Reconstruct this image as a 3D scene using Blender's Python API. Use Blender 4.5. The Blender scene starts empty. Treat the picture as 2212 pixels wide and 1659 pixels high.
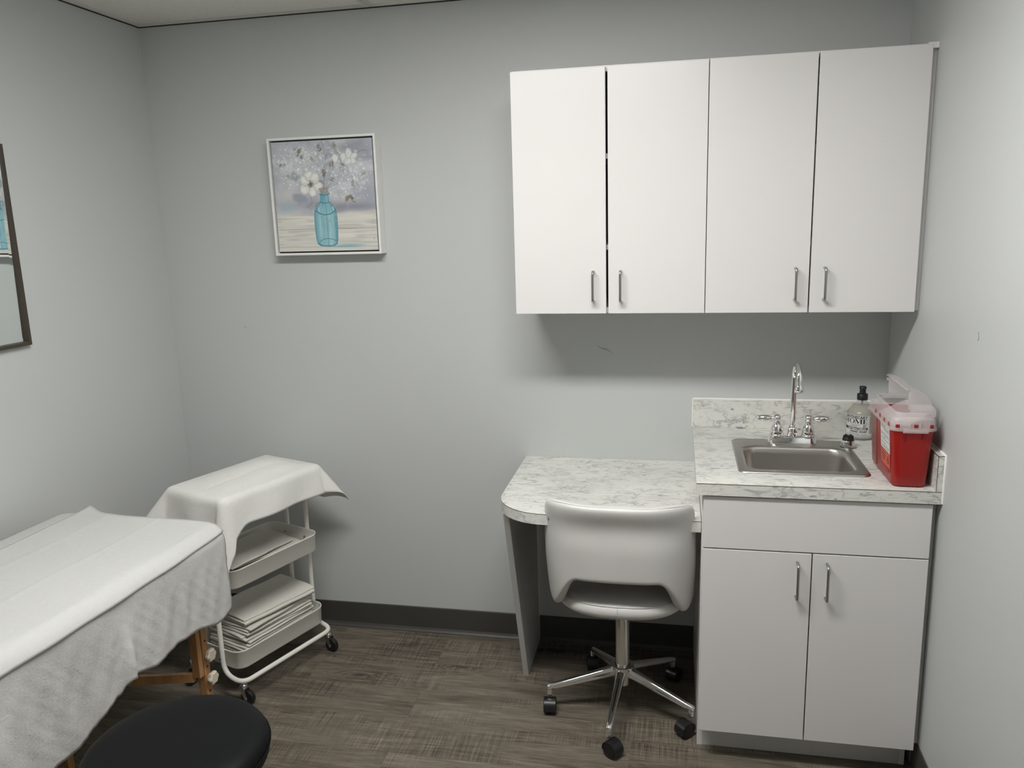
import bpy, bmesh, math, random
import numpy as np
from mathutils import Vector, Matrix
random.seed(7)
PI = math.pi
SC = bpy.context.scene
COL = SC.collection

# ------------------------------------------------------------------ camera
def make_camera():
    yaw, pit, rol, f = 0.2066, 0.2022, -0.0292, 1724.7
    F = Vector((-math.sin(yaw)*math.cos(pit), math.cos(yaw)*math.cos(pit), -math.sin(pit)))
    R = Vector((math.cos(yaw), math.sin(yaw), 0))
    U = R.cross(F)
    R2 = R*math.cos(rol)+U*math.sin(rol)
    U2 = -R*math.sin(rol)+U*math.cos(rol)
    cd = bpy.data.cameras.new('camera')
    cd.sensor_width = 36
    cd.lens = f*36/2212
    cd.clip_start = .02
    c = bpy.data.objects.new('camera', cd)
    M = Matrix((R2, U2, -F)).transposed().to_4x4()
    M.translation = Vector((-0.7221, -2.9325, 1.6772))
    c.matrix_world = M
    COL.objects.link(c)
    SC.camera = c
make_camera()

# ------------------------------------------------------------------ world, light, exposure
SC.view_settings.view_transform = 'Standard'
SC.view_settings.look = 'None'
SC.view_settings.gamma = 1
SC.view_settings.use_curve_mapping = False
SC.view_settings.exposure = 0.32
w = bpy.data.worlds.new('world')
SC.world = w
w.use_nodes = True
w.node_tree.nodes['Background'].inputs[0].default_value = (1, .98, .95, 1)
w.node_tree.nodes['Background'].inputs[1].default_value = 0.02

W, D, H = 2.7613, 4.3, 2.4437      # room width, depth, height; back wall y=0, right wall x=0
LIGHTS = [(-1.23, -1.50, 1.18, .24, 38.0)]      # ceiling lamp with a glowing box lens: x, y, size x, size y, emission of the lens
LENS_DROP = .012

# ------------------------------------------------------------------ material helpers
MATS = {}
class NT:
    def __init__(s, name):
        s.m = bpy.data.materials.new(name); s.m.use_nodes = True
        s.t = s.m.node_tree; s.p = s.t.nodes['Principled BSDF']
    def n(s, typ, **kw):
        nd = s.t.nodes.new(typ)
        for k, v in kw.items():
            if k.startswith('i_'):
                key = k[2:]
                key = int(key) if key.isdigit() else key.replace('_', ' ')
                nd.inputs[key].default_value = v
            else: setattr(nd, k, v)
        return nd
    def l(s, a, b): s.t.links.new(a, b)
    def coord(s, scale=(1, 1, 1), rot=(0, 0, 0), kind='Object'):
        tc = s.n('ShaderNodeTexCoord'); mp = s.n('ShaderNodeMapping')
        mp.inputs['Scale'].default_value = scale; mp.inputs['Rotation'].default_value = rot
        s.l(tc.outputs[kind], mp.inputs[0]); return mp.outputs[0]
    def noise(s, vec, scale, detail=3, rough=.5, dist=0):
        nd = s.n('ShaderNodeTexNoise'); nd.inputs['Scale'].default_value = scale
        nd.inputs['Detail'].default_value = detail; nd.inputs['Roughness'].default_value = rough
        nd.inputs['Distortion'].default_value = dist
        if vec is not None: s.l(vec, nd.inputs['Vector'])
        return nd.outputs['Fac']
    def ramp(s, fac, stops, interp='LINEAR'):
        r = s.n('ShaderNodeValToRGB'); r.color_ramp.interpolation = interp
        el = r.color_ramp.elements
        while len(el) < len(stops): el.new(.5)
        for e, (p, c) in zip(el, stops):
            e.position = p; e.color = c if len(c) == 4 else (*c, 1)
        s.l(fac, r.inputs[0]); return r.outputs[0]
    def math(s, op, a, b=None, clamp=False):
        nd = s.n('ShaderNodeMath', operation=op); nd.use_clamp = clamp
        for i, x in enumerate((a, b)):
            if x is None: continue
            if isinstance(x, (int, float)): nd.inputs[i].default_value = x
            else: s.l(x, nd.inputs[i])
        return nd.outputs[0]
    def mix(s, fac, a, b, blend='MIX'):
        nd = s.n('ShaderNodeMix', data_type='RGBA', blend_type=blend)
        for i, x in ((0, fac), (6, a), (7, b)):
            if isinstance(x, (int, float)): nd.inputs[i].default_value = x
            elif isinstance(x, tuple): nd.inputs[i].default_value = x if len(x) == 4 else (*x, 1)
            else: s.l(x, nd.inputs[i])
        return nd.outputs[2]
    def bump(s, h, strength=.2, dist=.002):
        b = s.n('ShaderNodeBump'); b.inputs['Strength'].default_value = strength
        b.inputs['Distance'].default_value = dist
        s.l(h, b.inputs['Height']); s.l(b.outputs[0], s.p.inputs['Normal'])
    def set(s, **kw):
        for k, v in kw.items():
            key = k.replace('_', ' ')
            if isinstance(v, (int, float)): s.p.inputs[key].default_value = v
            elif isinstance(v, tuple): s.p.inputs[key].default_value = v if len(v) == 4 else (*v, 1)
            else: s.l(v, s.p.inputs[key])
        return s

def simple(name, col, rough=.5, metal=0, bump=0, bscale=60, bdist=.001, **kw):
    t = NT(name); t.set(Base_Color=col, Roughness=rough, Metallic=metal, **kw)
    c = t.coord()
    if bump: t.bump(t.noise(c, bscale, 4, .6), bump, bdist)
    MATS[name] = t.m
    return t.m

def mottled(name, a, b, scale, rough=.5, bump=0, bscale=60, bdist=.001, **kw):
    t = NT(name); c = t.coord()
    t.set(Base_Color=t.ramp(t.noise(c, scale, 4, .6), [(.3, a), (.7, b)]), Roughness=rough, **kw)
    if bump: t.bump(t.noise(c, bscale, 4, .6), bump, bdist)
    MATS[name] = t.m
    return t.m

mottled('wall_paint', (.545, .562, .553), (.560, .576, .566), 1.3, .48, .08, 260, .0006)
mottled('white_laminate', (.785, .765, .755), (.80, .78, .77), 2.0, .33, .02, 300, .0003)
mottled('door_laminate', (.735, .72, .71), (.75, .735, .725), 2.0, .32, .05, 4, .002)
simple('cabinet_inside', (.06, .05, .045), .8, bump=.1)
mottled('panel_grey', (.62, .62, .61), (.64, .64, .63), 3, .5)
mottled('vinyl_base', (.055, .053, .048), (.062, .06, .054), 6, .45, .05, 80)
simple('caulk', (.85, .84, .8), .5, bump=.2, bscale=90)
simple('edge_line', (.10, .085, .06), .6, bump=.1)
simple('chrome', (.92, .92, .92), .06, 1)
simple('polished_steel', (.80, .79, .77), .16, 1, bump=.03, bscale=400)
simple('brushed_nickel', (.42, .42, .41), .28, 1, bump=.05, bscale=500)
simple('zinc', (.7, .7, .7), .22, 1, bump=.05, bscale=200)
simple('black_plastic', (.012, .012, .013), .38, bump=.05, bscale=300)
simple('black_rubber', (.008, .008, .008), .55, bump=.1, bscale=300)
simple('powder_coat', (.86, .84, .78), .36, bump=.03, bscale=500)
simple('cream_plastic', (.68, .62, .50), .45, bump=.05)
simple('black_vinyl', (.0035, .004, .0045), .5, Specular_IOR_Level=.18, bump=.12, bscale=420, bdist=.0006)
simple('stitch', (.55, .55, .54), .7, bump=.3, bscale=900)
simple('picture_white', (.82, .82, .80), .4, bump=.05)
simple('picture_black', (.02, .02, .022), .6, bump=.05)
simple('bronze_frame', (.070, .056, .042), .42, .3, bump=.3, bscale=200)
simple('mirror_glass', (.90, .94, .93), .0, 1)
simple('tbar_white', (.66, .65, .61), .5, bump=.05)
simple('gap_shadow', (.02, .02, .02), .9, bump=.1)
simple('label_white', (.74, .74, .72), .5, bump=.02)
simple('label_black', (.012, .012, .012), .5, bump=.02)
simple('label_grey', (.30, .30, .30), .5, bump=.02)
simple('label_red', (.62, .10, .055), .45, bump=.02)
simple('pencil_mark', (.25, .27, .27), .7, bump=.05)
simple('blue_ink', (.08, .13, .3), .6, bump=.05)

def paper_mat(name, col, crease=.5, warm=0):
    t = NT(name); c = t.coord()
    f1 = t.noise(c, 55, 5, .65, .6)
    f2 = t.noise(c, 9, 3, .5, .4)
    f3 = t.noise(c, 130, 3, .6, .8)
    h = t.math('ADD', t.math('MULTIPLY', f1, .35), t.math('MULTIPLY', f2, .45))
    h = t.math('ADD', h, t.math('MULTIPLY', f3, .22))
    fine = t.noise(c, 330, 2, .5)
    h = t.math('ADD', h, t.math('MULTIPLY', fine, .12))
    dark = tuple(x*.95 for x in col)
    t.set(Base_Color=t.ramp(f1, [(.3, dark), (.7, col)]), Roughness=.72)
    t.p.inputs['Subsurface Weight'].default_value = 0
    t.bump(h, crease, .004)
    MATS[name] = t.m
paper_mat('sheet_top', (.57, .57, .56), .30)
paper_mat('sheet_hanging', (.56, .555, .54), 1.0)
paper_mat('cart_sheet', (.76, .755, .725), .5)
paper_mat('folded_sheet', (.70, .68, .62), .15)

def leather():
    t = NT('white_leather'); c = t.coord()
    h = t.math('ADD', t.noise(c, 380, 3, .6), t.math('MULTIPLY', t.noise(c, 7, 2, .5), 5.0))
    t.set(Base_Color=t.ramp(t.noise(c, 9, 4, .5), [(.3, (.62, .61, .59)), (.7, (.67, .66, .64))]), Roughness=.38)
    t.bump(h, .10, .0012); MATS['white_leather'] = t.m
leather()

def marble():
    t = NT('marble_laminate')
    c = t.coord((1, 1, 1), (0, 0, math.radians(24)))
    tc = t.coord((1.0, 2.3, 1.7), (0, math.radians(35), math.radians(24)))
    nz = t.n('ShaderNodeTexNoise', i_Scale=5.0, i_Detail=5.0, i_Roughness=.62); t.l(tc, nz.inputs['Vector'])
    sub = t.n('ShaderNodeVectorMath', operation='SUBTRACT'); t.l(nz.outputs['Color'], sub.inputs[0]); sub.inputs[1].default_value = (.5, .5, .5)
    scl = t.n('ShaderNodeVectorMath', operation='SCALE'); t.l(sub.outputs[0], scl.inputs[0]); scl.inputs['Scale'].default_value = .30
    add = t.n('ShaderNodeVectorMath', operation='ADD'); t.l(tc, add.inputs[0]); t.l(scl.outputs[0], add.inputs[1])
    def veins(scale, width, lo, hi, mscale, amt):
        v = t.n('ShaderNodeTexVoronoi', feature='DISTANCE_TO_EDGE', i_Scale=scale); t.l(add.outputs[0], v.inputs['Vector'])
        f = t.ramp(v.outputs['Distance'], [(0, (1, 1, 1)), (width*.35, (.6, .6, .6)), (width, (0, 0, 0))])
        m = t.ramp(t.noise(c, mscale, 3, .6), [(lo, (0, 0, 0)), (hi, (1, 1, 1))])
        return t.math('MULTIPLY', t.math('MULTIPLY', f, m), amt)
    v1 = veins(8, .055, .47, .60, 7, .80)
    v2 = veins(19, .12, .48, .62, 12, .62)
    st = t.coord((7, 38, 26), (0, math.radians(38), math.radians(30)))
    s1 = t.ramp(t.noise(st, 2.2, 4, .6, 1.0), [(.55, (0, 0, 0)), (.68, (1, 1, 1))])
    s1 = t.math('MULTIPLY', s1, .58)
    sp = t.ramp(t.noise(t.coord((20, 44, 36), (0, math.radians(38), math.radians(30))), 1.3, 2, .5), [(.66, (0, 0, 0)), (.74, (1, 1, 1))])
    sp = t.math('MULTIPLY', sp, .85)
    tot = t.math('MAXIMUM', t.math('MAXIMUM', v1, v2), t.math('MAXIMUM', s1, sp), True)
    base = t.ramp(t.noise(tc, 4, 3, .5), [(.3, (.66, .665, .63)), (.6, (.735, .735, .69)), (.8, (.76, .75, .69))])
    t.set(Base_Color=t.mix(tot, base, (.235, .235, .24)), Roughness=.36)
    MATS['marble_laminate'] = t.m
marble()

def floor_mat():
    t = NT('vinyl_plank'); c = t.coord()
    br = t.n('ShaderNodeTexBrick', i_Scale=1.0, i_Mortar_Size=.0012, i_Bias=0.0, i_Brick_Width=1.22, i_Row_Height=.178,
             i_Color1=(0, 0, 0, 1), i_Color2=(1, 1, 1, 1), i_Mortar=(.5, .5, .5, 1))
    br.offset = .37
    mp = t.n('ShaderNodeMapping'); mp.inputs['Location'].default_value = (.4, .06, 0); t.l(c, mp.inputs[0]); t.l(mp.outputs[0], br.inputs['Vector'])
    rnd = br.outputs['Color']
    # shift the grain per plank
    sc = t.n('ShaderNodeVectorMath', operation='SCALE'); t.l(rnd, sc.inputs[0]); sc.inputs['Scale'].default_value = 7.3
    ad = t.n('ShaderNodeVectorMath', operation='ADD'); t.l(c, ad.inputs[0]); t.l(sc.outputs[0], ad.inputs[1])
    def st(scale): 
        m = t.n('ShaderNodeMapping'); m.inputs['Scale'].default_value = scale; t.l(ad.outputs[0], m.inputs[0]); return m.outputs[0]
    big = t.noise(st((1.6, 9, 1)), 1.6, 4, .6, .9)
    grain = t.noise(st((5, 90, 1)), 1.4, 5, .7, .4)
    fine = t.noise(st((16, 330, 1)), 1.2, 3, .7)
    # cathedral rings around knots
    kn = t.n('ShaderNodeTexVoronoi', i_Scale=1.0, i_Randomness=1.0); t.l(st((1.9, 5.2, 1)), kn.inputs['Vector'])
    wr = t.n('ShaderNodeTexNoise', i_Scale=3.0, i_Detail=3.0); t.l(st((2, 8, 1)), wr.inputs['Vector'])
    ring = t.math('SINE', t.math('MULTIPLY', t.math('ADD', kn.outputs['Distance'], t.math('MULTIPLY', wr.outputs['Fac'], .35)), 95))
    ring = t.math('MULTIPLY', t.math('ADD', ring, 1), .5)
    nearknot = t.ramp(kn.outputs['Distance'], [(.02, (1, 1, 1)), (.34, (0, 0, 0))])
    spot = t.ramp(kn.outputs['Distance'], [(.02, (1, 1, 1)), (.09, (0, 0, 0))])
    # saw marks across the plank
    saw = t.noise(st((170, 5, 1)), 1.1, 3, .6)
    sawm = t.ramp(t.noise(st((2.2, 5, 1)), 1.2, 2, .5), [(.46, (0, 0, 0)), (.62, (1, 1, 1))])
    f = t.math('ADD', t.math('MULTIPLY', big, .46), t.math('MULTIPLY', grain, .50))
    f = t.math('ADD', f, t.math('MULTIPLY', fine, .34))
    f = t.math('SUBTRACT', f, t.math('MULTIPLY', t.math('MULTIPLY', ring, nearknot), .17))
    f = t.math('ADD', f, t.math('MULTIPLY', t.math('MULTIPLY', t.math('SUBTRACT', saw, .5), sawm), .62))
    f = t.math('ADD', f, t.math('MULTIPLY', t.math('SUBTRACT', rnd, .5), .035))
    f = t.math('SUBTRACT', f, t.math('MULTIPLY', spot, .16))
    f = t.math('MULTIPLY', f, 1.0)
    col = t.ramp(f, [(.42, (.048, .038, .028)), (.57, (.100, .084, .064)), (.70, (.170, .146, .113)), (.86, (.270, .240, .19))])
    seam = t.ramp(br.outputs['Fac'], [(0, (0, 0, 0)), (1, (1, 1, 1))])
    col = t.mix(t.math('MULTIPLY', seam, .22), col, (.06, .05, .04))
    t.set(Base_Color=col, Roughness=.5)
    t.bump(f, .16, .002)
    MATS['vinyl_plank'] = t.m
floor_mat()

def ceiling_mat():
    t = NT('acoustic_tile'); c = t.coord()
    v = t.n('ShaderNodeTexVoronoi', i_Scale=95.0); t.l(c, v.inputs['Vector'])
    d = t.ramp(v.outputs['Distance'], [(.10, (1, 1, 1)), (.26, (0, 0, 0))])
    msk = t.ramp(t.noise(c, 60, 2, .5), [(.5, (0, 0, 0)), (.6, (1, 1, 1))])
    k = t.math('MULTIPLY', d, msk)
    t.set(Base_Color=t.mix(k, (.84, .83, .78), (.40, .39, .35)), Roughness=.9)
    t.bump(t.math('SUBTRACT', t.noise(c, 120, 4, .6), k), .3, .002)
    MATS['acoustic_tile'] = t.m
ceiling_mat()

def wood_mat():
    t = NT('beech_wood'); c = t.coord((14, 14, 1.2))
    g = t.noise(c, 3.5, 5, .6, 1.2)
    t.set(Base_Color=t.ramp(g, [(.3, (.38, .19, .075)), (.7, (.56, .31, .14))]), Roughness=.45)
    t.bump(g, .1, .001); MATS['beech_wood'] = t.m
wood_mat()

def steel_sink():
    t = NT('sink_steel'); c = t.coord((3, 240, 240))
    g = t.noise(c, 2.0, 3, .6)
    t.set(Base_Color=(.52, .50, .465), Metallic=1.0, Roughness=t.ramp(g, [(.3, (.30,)*3), (.7, (.40,)*3)]))
    t.bump(g, .05, .0005); MATS['sink_steel'] = t.m
steel_sink()

def plastic(name, col, alpha, rough, trans=.0, sss=0):
    t = NT(name); c = t.coord()
    t.set(Base_Color=col, Roughness=rough, Alpha=alpha)
    t.p.inputs['Transmission Weight'].default_value = trans
    t.bump(t.noise(c, 200, 2, .5), .03, .0005)
    MATS[name] = t.m
plastic('sharps_red', (.34, .010, .008), .975, .35)
plastic('sharps_lid', (.80, .74, .74), .33, .22)
plastic('sharps_window', (.27, .085, .075), .9, .3)
plastic('clear_bottle', (.60, .60, .57), .35, .08)
t = NT('soap_liquid'); t.set(Base_Color=(.36, .34, .24), Roughness=.15); t.bump(t.noise(t.coord(), 8, 1, .5), .02, .001); MATS['soap_liquid'] = t.m
t = NT('lamp_diffuser'); c_ = t.coord(); t.set(Base_Color=(.8, .8, .8), Roughness=.5)
t.p.inputs['Emission Color'].default_value = (1, .99, .968, 1); t.p.inputs['Emission Strength'].default_value = LIGHTS[0][4]
t.bump(t.noise(c_, 90, 1, .5), .1, .001); MATS['lamp_diffuser'] = t.m
t = NT('canvas_paint'); a_ = t.n('ShaderNodeAttribute', attribute_name='paint'); t.set(Base_Color=a_.outputs['Color'], Roughness=.55)
t.bump(t.noise(t.coord(), 900, 3, .6), .25, .0006); MATS['canvas_paint'] = t.m

# ------------------------------------------------------------------ mesh helpers
def box(bm, x0, x1, y0, y1, z0, z1, bev=0, seg=2):
    vs = [bm.verts.new((x, y, z)) for x in (x0, x1) for y in (y0, y1) for z in (z0, z1)]
    F = [(0, 1, 3, 2), (4, 6, 7, 5), (0, 4, 5, 1), (2, 3, 7, 6), (0, 2, 6, 4), (1, 5, 7, 3)]
    fs = [bm.faces.new([vs[i] for i in f]) for f in F]
    if bev > 0:
        es = list({e for f in fs for e in f.edges})
        bmesh.ops.bevel(bm, geom=es, offset=bev, segments=seg, profile=.5, affect='EDGES')
    return bm

def prism(bm, poly, axis, a0, a1, bev=0):
    """poly = list of 2D points; axis 'x','y','z' extruded a0..a1"""
    def P(p, a):
        if axis == 'x': return (a, p[0], p[1])
        if axis == 'y': return (p[0], a, p[1])
        return (p[0], p[1], a)
    A = [bm.verts.new(P(p, a0)) for p in poly]; B = [bm.verts.new(P(p, a1)) for p in poly]
    n = len(poly)
    fs = [bm.faces.new(A), bm.faces.new(B[::-1])]
    for i in range(n):
        fs.append(bm.faces.new((A[i], B[i], B[(i+1) % n], A[(i+1) % n])))
    bmesh.ops.recalc_face_normals(bm, faces=fs)
    if bev:
        es = [e for f in fs[:2] for e in f.edges]
        bmesh.ops.bevel(bm, geom=es, offset=bev, segments=2, profile=.5, affect='EDGES')
    return bm

def rrect(x0, x1, y0, y1, r, n=6):
    pts = []
    for cx, cy, a in ((x1-r, y1-r, 0), (x0+r, y1-r, 90), (x0+r, y0+r, 180), (x1-r, y0+r, 270)):
        for i in range(n+1):
            t = math.radians(a+90*i/n); pts.append((cx+r*math.cos(t), cy+r*math.sin(t)))
    return pts

def loft(bm, rings, closed=True, cap0=True, cap1=True):
    """rings: list of lists of 3D points, same count"""
    R = [[bm.verts.new(p) for p in r] for r in rings]
    n = len(R[0]); fs = []
    for a, b in zip(R[:-1], R[1:]):
        for i in range(n if closed else n-1):
            j = (i+1) % n
            try: fs.append(bm.faces.new((a[i], a[j], b[j], b[i])))
            except ValueError: pass
    if cap0: fs.append(bm.faces.new(R[0][::-1]))
    if cap1: fs.append(bm.faces.new(R[-1]))
    bmesh.ops.recalc_face_normals(bm, faces=fs)
    return bm

def frame_of(d):
    d = Vector(d).normalized()
    up = Vector((0, 0, 1)) if abs(d.z) < .95 else Vector((1, 0, 0))
    x = d.cross(up).normalized(); y = x.cross(d).normalized()
    return x, y

def tube(bm, pts, r, n=12, caps=True, flat=1.0):
    """tube with parallel-transported frames; r number or list"""
    P = [Vector(p) for p in pts]
    rs = r if isinstance(r, (list, tuple)) else [r]*len(P)
    T = []
    for i in range(len(P)):
        a = P[max(i-1, 0)]; b = P[min(i+1, len(P)-1)]
        T.append((b-a).normalized())
    x, y = frame_of(T[0]); rings = []
    for i in range(len(P)):
        if i:
            ax = T[i-1].cross(T[i])
            if ax.length > 1e-8:
                q = Matrix.Rotation(T[i-1].angle(T[i]), 3, ax.normalized())
                x = q @ x; y = q @ y
        rings.append([P[i]+x*rs[i]*math.cos(2*PI*k/n)+y*rs[i]*flat*math.sin(2*PI*k/n) for k in range(n)])
    return loft(bm, rings, True, caps, caps)

def fillet(pts, r, n=6):
    """round the corners of a polyline"""
    P = [Vector(p) for p in pts]; out = [P[0]]
    for i in range(1, len(P)-1):
        a, b, c = P[i-1], P[i], P[i+1]
        rr = min(r, (a-b).length*.48, (c-b).length*.48)
        p0 = b+(a-b).normalized()*rr; p1 = b+(c-b).normalized()*rr
        for k in range(n+1):
            t = k/n; out.append(p0*(1-t)**2+b*2*t*(1-t)+p1*t*t)
    out.append(P[-1]); return out

def lathe(bm, prof, n=32, c=(0, 0, 0), axis='z', a0=0, a1=2*PI, capped=True):
    """prof: list of (radius, height)"""
    rings = []
    for r, h in prof:
        ring = []
        for k in range(n):
            t = 2*PI*k/n; rr = max(r, 1e-5)
            x, y = rr*math.cos(t), rr*math.sin(t)
            v = {'z': (x, y, h), 'x': (h, x, y), 'y': (x, h, y)}[axis]
            ring.append((c[0]+v[0], c[1]+v[1], c[2]+v[2]))
        rings.append(ring)
    return loft(bm, rings, True, capped, capped)

def cyl(bm, p0, p1, r, n=20):
    return tube(bm, [p0, p1], r, n)

def ellipsoid(bm, c, s, nu=20, nv=12):
    prof = [(math.sin(PI*i/nv), -math.cos(PI*i/nv)) for i in range(nv+1)]
    rings = [[(c[0]+s[0]*max(r, 1e-4)*math.cos(2*PI*k/nu), c[1]+s[1]*max(r, 1e-4)*math.sin(2*PI*k/nu), c[2]+s[2]*h) for k in range(nu)] for r, h in prof]
    return loft(bm, rings)

def smoothstep(x): x = min(1, max(0, x)); return x*x*(3-2*x)

def xf(bm, M):
    bmesh.ops.transform(bm, matrix=M, verts=bm.verts[:]); return bm

def root_of(o):
    while o.parent: o = o.parent
    return o

def obj(name, bm, mat, parent=None, smooth=None, sub=0, bevel=0, shift=True, label=None):
    me = bpy.data.meshes.new(name)
    if parent is not None and shift:
        bmesh.ops.translate(bm, vec=-root_of(parent).location, verts=bm.verts[:])
    bm.to_mesh(me); bm.free()
    if isinstance(mat, (list, tuple)):
        for m in mat: me.materials.append(MATS[m])
    else: me.materials.append(MATS[mat])
    o = bpy.data.objects.new(name, me); COL.objects.link(o)
    if parent is not None: o.parent = parent
    if smooth is not None:
        for p in me.polygons: p.use_smooth = True
        if smooth < 180:
            try: me.set_sharp_from_angle(angle=math.radians(smooth))
            except Exception: pass
    if bevel:
        b = o.modifiers.new('bevel', 'BEVEL'); b.width = bevel; b.segments = 2; b.limit_method = 'ANGLE'
    if sub:
        s = o.modifiers.new('sub', 'SUBSURF'); s.levels = sub; s.render_levels = sub
    if label: o['label'] = label
    return o

def thing(name, label, cat, loc, group=None):
    o = bpy.data.objects.new(name, None); COL.objects.link(o)
    o.location = loc; o.empty_display_size = .05
    o['label'] = label; o['category'] = cat
    if group: o['group'] = group
    return o

def tag(o, label, cat, group=None):
    o['label'] = label; o['category'] = cat
    if group: o['group'] = group
    return o

def recenter(o, loc):
    """origin of a one-mesh thing to loc (mesh was built in world coordinates)"""
    o.data.transform(Matrix.Translation(-Vector(loc))); o.location = loc; return o

def struct(name, bm, mat, smooth=None):
    o = obj(name, bm, mat, smooth=smooth); o['kind'] = 'structure'; return o

B = bmesh.new

# ------------------------------------------------------------------ room shell
struct('floor', box(B(), -W-.1, .1, -D-.1, .1, -.06, 0), 'vinyl_plank')
struct('wall_back', box(B(), -W-.1, .1, 0, .1, 0, H+.1), 'wall_paint')
struct('wall_left', box(B(), -W-.1, -W, -D-.1, 0, 0, H+.1), 'wall_paint')
struct('wall_right', box(B(), 0, .1, -D-.1, 0, 0, H+.1), 'wall_paint')
struct('wall_front', box(B(), -W, 0, -D-.1, -D, 0, H+.1), 'wall_paint')
struct('ceiling', box(B(), -W, 0, -D, 0, H+.008, H+.04), 'acoustic_tile')
# ceiling grid: wall angles and tees
bm = B(); box(bm, -W+.004, -.004, -.014, -.004, H-.0005, H+.010); struct('trim_1', bm, 'tbar_white')
bm = B(); box(bm, -W+.004, -W+.014, -D+.004, -.014, H-.0005, H+.010); struct('trim_2', bm, 'tbar_white')
bm = B(); box(bm, -.014, -.004, -D+.004, -.014, H-.0005, H+.010); struct('trim_3', bm, 'tbar_white')
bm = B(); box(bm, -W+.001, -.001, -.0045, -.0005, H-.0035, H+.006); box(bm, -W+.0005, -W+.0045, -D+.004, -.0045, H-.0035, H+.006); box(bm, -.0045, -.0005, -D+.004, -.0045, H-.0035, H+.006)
struct('trim_21', bm, 'gap_shadow')  # dark strips imitating the shadow between wall angle and wall, not grid parts
TX = [-1.8176, -.5976]
for i, x in enumerate(TX):
    bm = B(); box(bm, x-.012, x+.012, -D+.004, -.024, H-.001, H+.010)
    box(bm, x-.004, x+.004, -D+.004, -.024, H-.005, H-.001); struct('trim_%d' % (4+i), bm, 'tbar_white')
k = 6
for y in (-1.195, -1.805, -3.0, -4.22):
    bm = B(); box(bm, -W+.02, -.02, y-.012, y+.012, H-.0008, H+.009); struct('trim_%d' % k, bm, 'tbar_white'); k += 1

# baseboards (vinyl cove base with a toe)
def cove(h=.109):
    pts = [(0, 0), (.016, 0), (.0155, .003), (.009, .010), (.0045, .018), (.0035, h-.003), (.0015, h), (0, h)]
    return pts
bm = B(); prism(bm, [(-a, b) for a, b in cove()], 'x', -W+.016, -1.2715); prism(bm, [(-a, b) for a, b in cove()], 'x', -1.2495, -.643)
struct('baseboard_back', bm, 'vinyl_base')
bm = B(); prism(bm, [(-W+a, b) for a, b in cove()], 'y', -D, -.001); struct('baseboard_left', bm, 'vinyl_base')
bm = B(); prism(bm, [(-a, b) for a, b in cove()], 'y', -D, -.58); struct('baseboard_right', bm, 'vinyl_base')

# ceiling lights
for i, (lx, ly, sx, sy, e) in enumerate(LIGHTS):
    t_ = thing('ceiling_light', 'wide white ceiling light with a box lens over the middle of the room', 'light', (lx, ly, H-.002))
    bm = B()
    hx, hy = sx/2+.02, sy/2+.02
    box(bm, lx-hx, lx+hx, ly-hy, ly-hy+.018, H-.006, H+.006); box(bm, lx-hx, lx+hx, ly+hy-.018, ly+hy, H-.006, H+.006)
    box(bm, lx-hx, lx-hx+.018, ly-hy+.018, ly+hy-.018, H-.006, H+.006); box(bm, lx+hx-.018, lx+hx, ly-hy+.018, ly+hy-.018, H-.006, H+.006)
    obj('light_frame', bm, 'tbar_white', t_)
    obj('diffuser', box(B(), lx-sx/2, lx+sx/2, ly-sy/2, ly+sy/2, H-LENS_DROP, H+.006, .004), 'lamp_diffuser', t_)

# pencil scuffs on the walls
bm = B(); tube(bm, [(-1.010, -.0006, 1.213), (-.995, -.0006, 1.203), (-.975, -.0006, 1.197), (-.955, -.0006, 1.187)], .0009, 6)
tube(bm, [(-.992, -.0006, 1.204), (-.965, -.0006, 1.200)], .0007, 6)
tube(bm, [(-2.440, -.0006, 1.286), (-2.425, -.0006, 1.279)], .0007, 6)
tube(bm, [(-.0006, -.812, 1.378), (-.0006, -.819, 1.366), (-.0006, -.814, 1.356)], .0007, 6)
struct('trim_20', bm, 'pencil_mark')

# ------------------------------------------------------------------ upper cabinets
def bar_handle(x, z0, z1, yface, parent, name='handle'):
    """vertical U-shaped wire pull"""
    r = .0042; out = .030; zc0, zc1 = z0+r, z1-r
    pts = fillet([(x, yface+.0005, zc1), (x, yface-out, zc1), (x, yface-out, zc0), (x, yface+.0005, zc0)], .011, 6)
    bm = B(); tube(bm, pts, r, 12)
    return obj(name, bm, 'brushed_nickel', parent, smooth=60)

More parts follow.
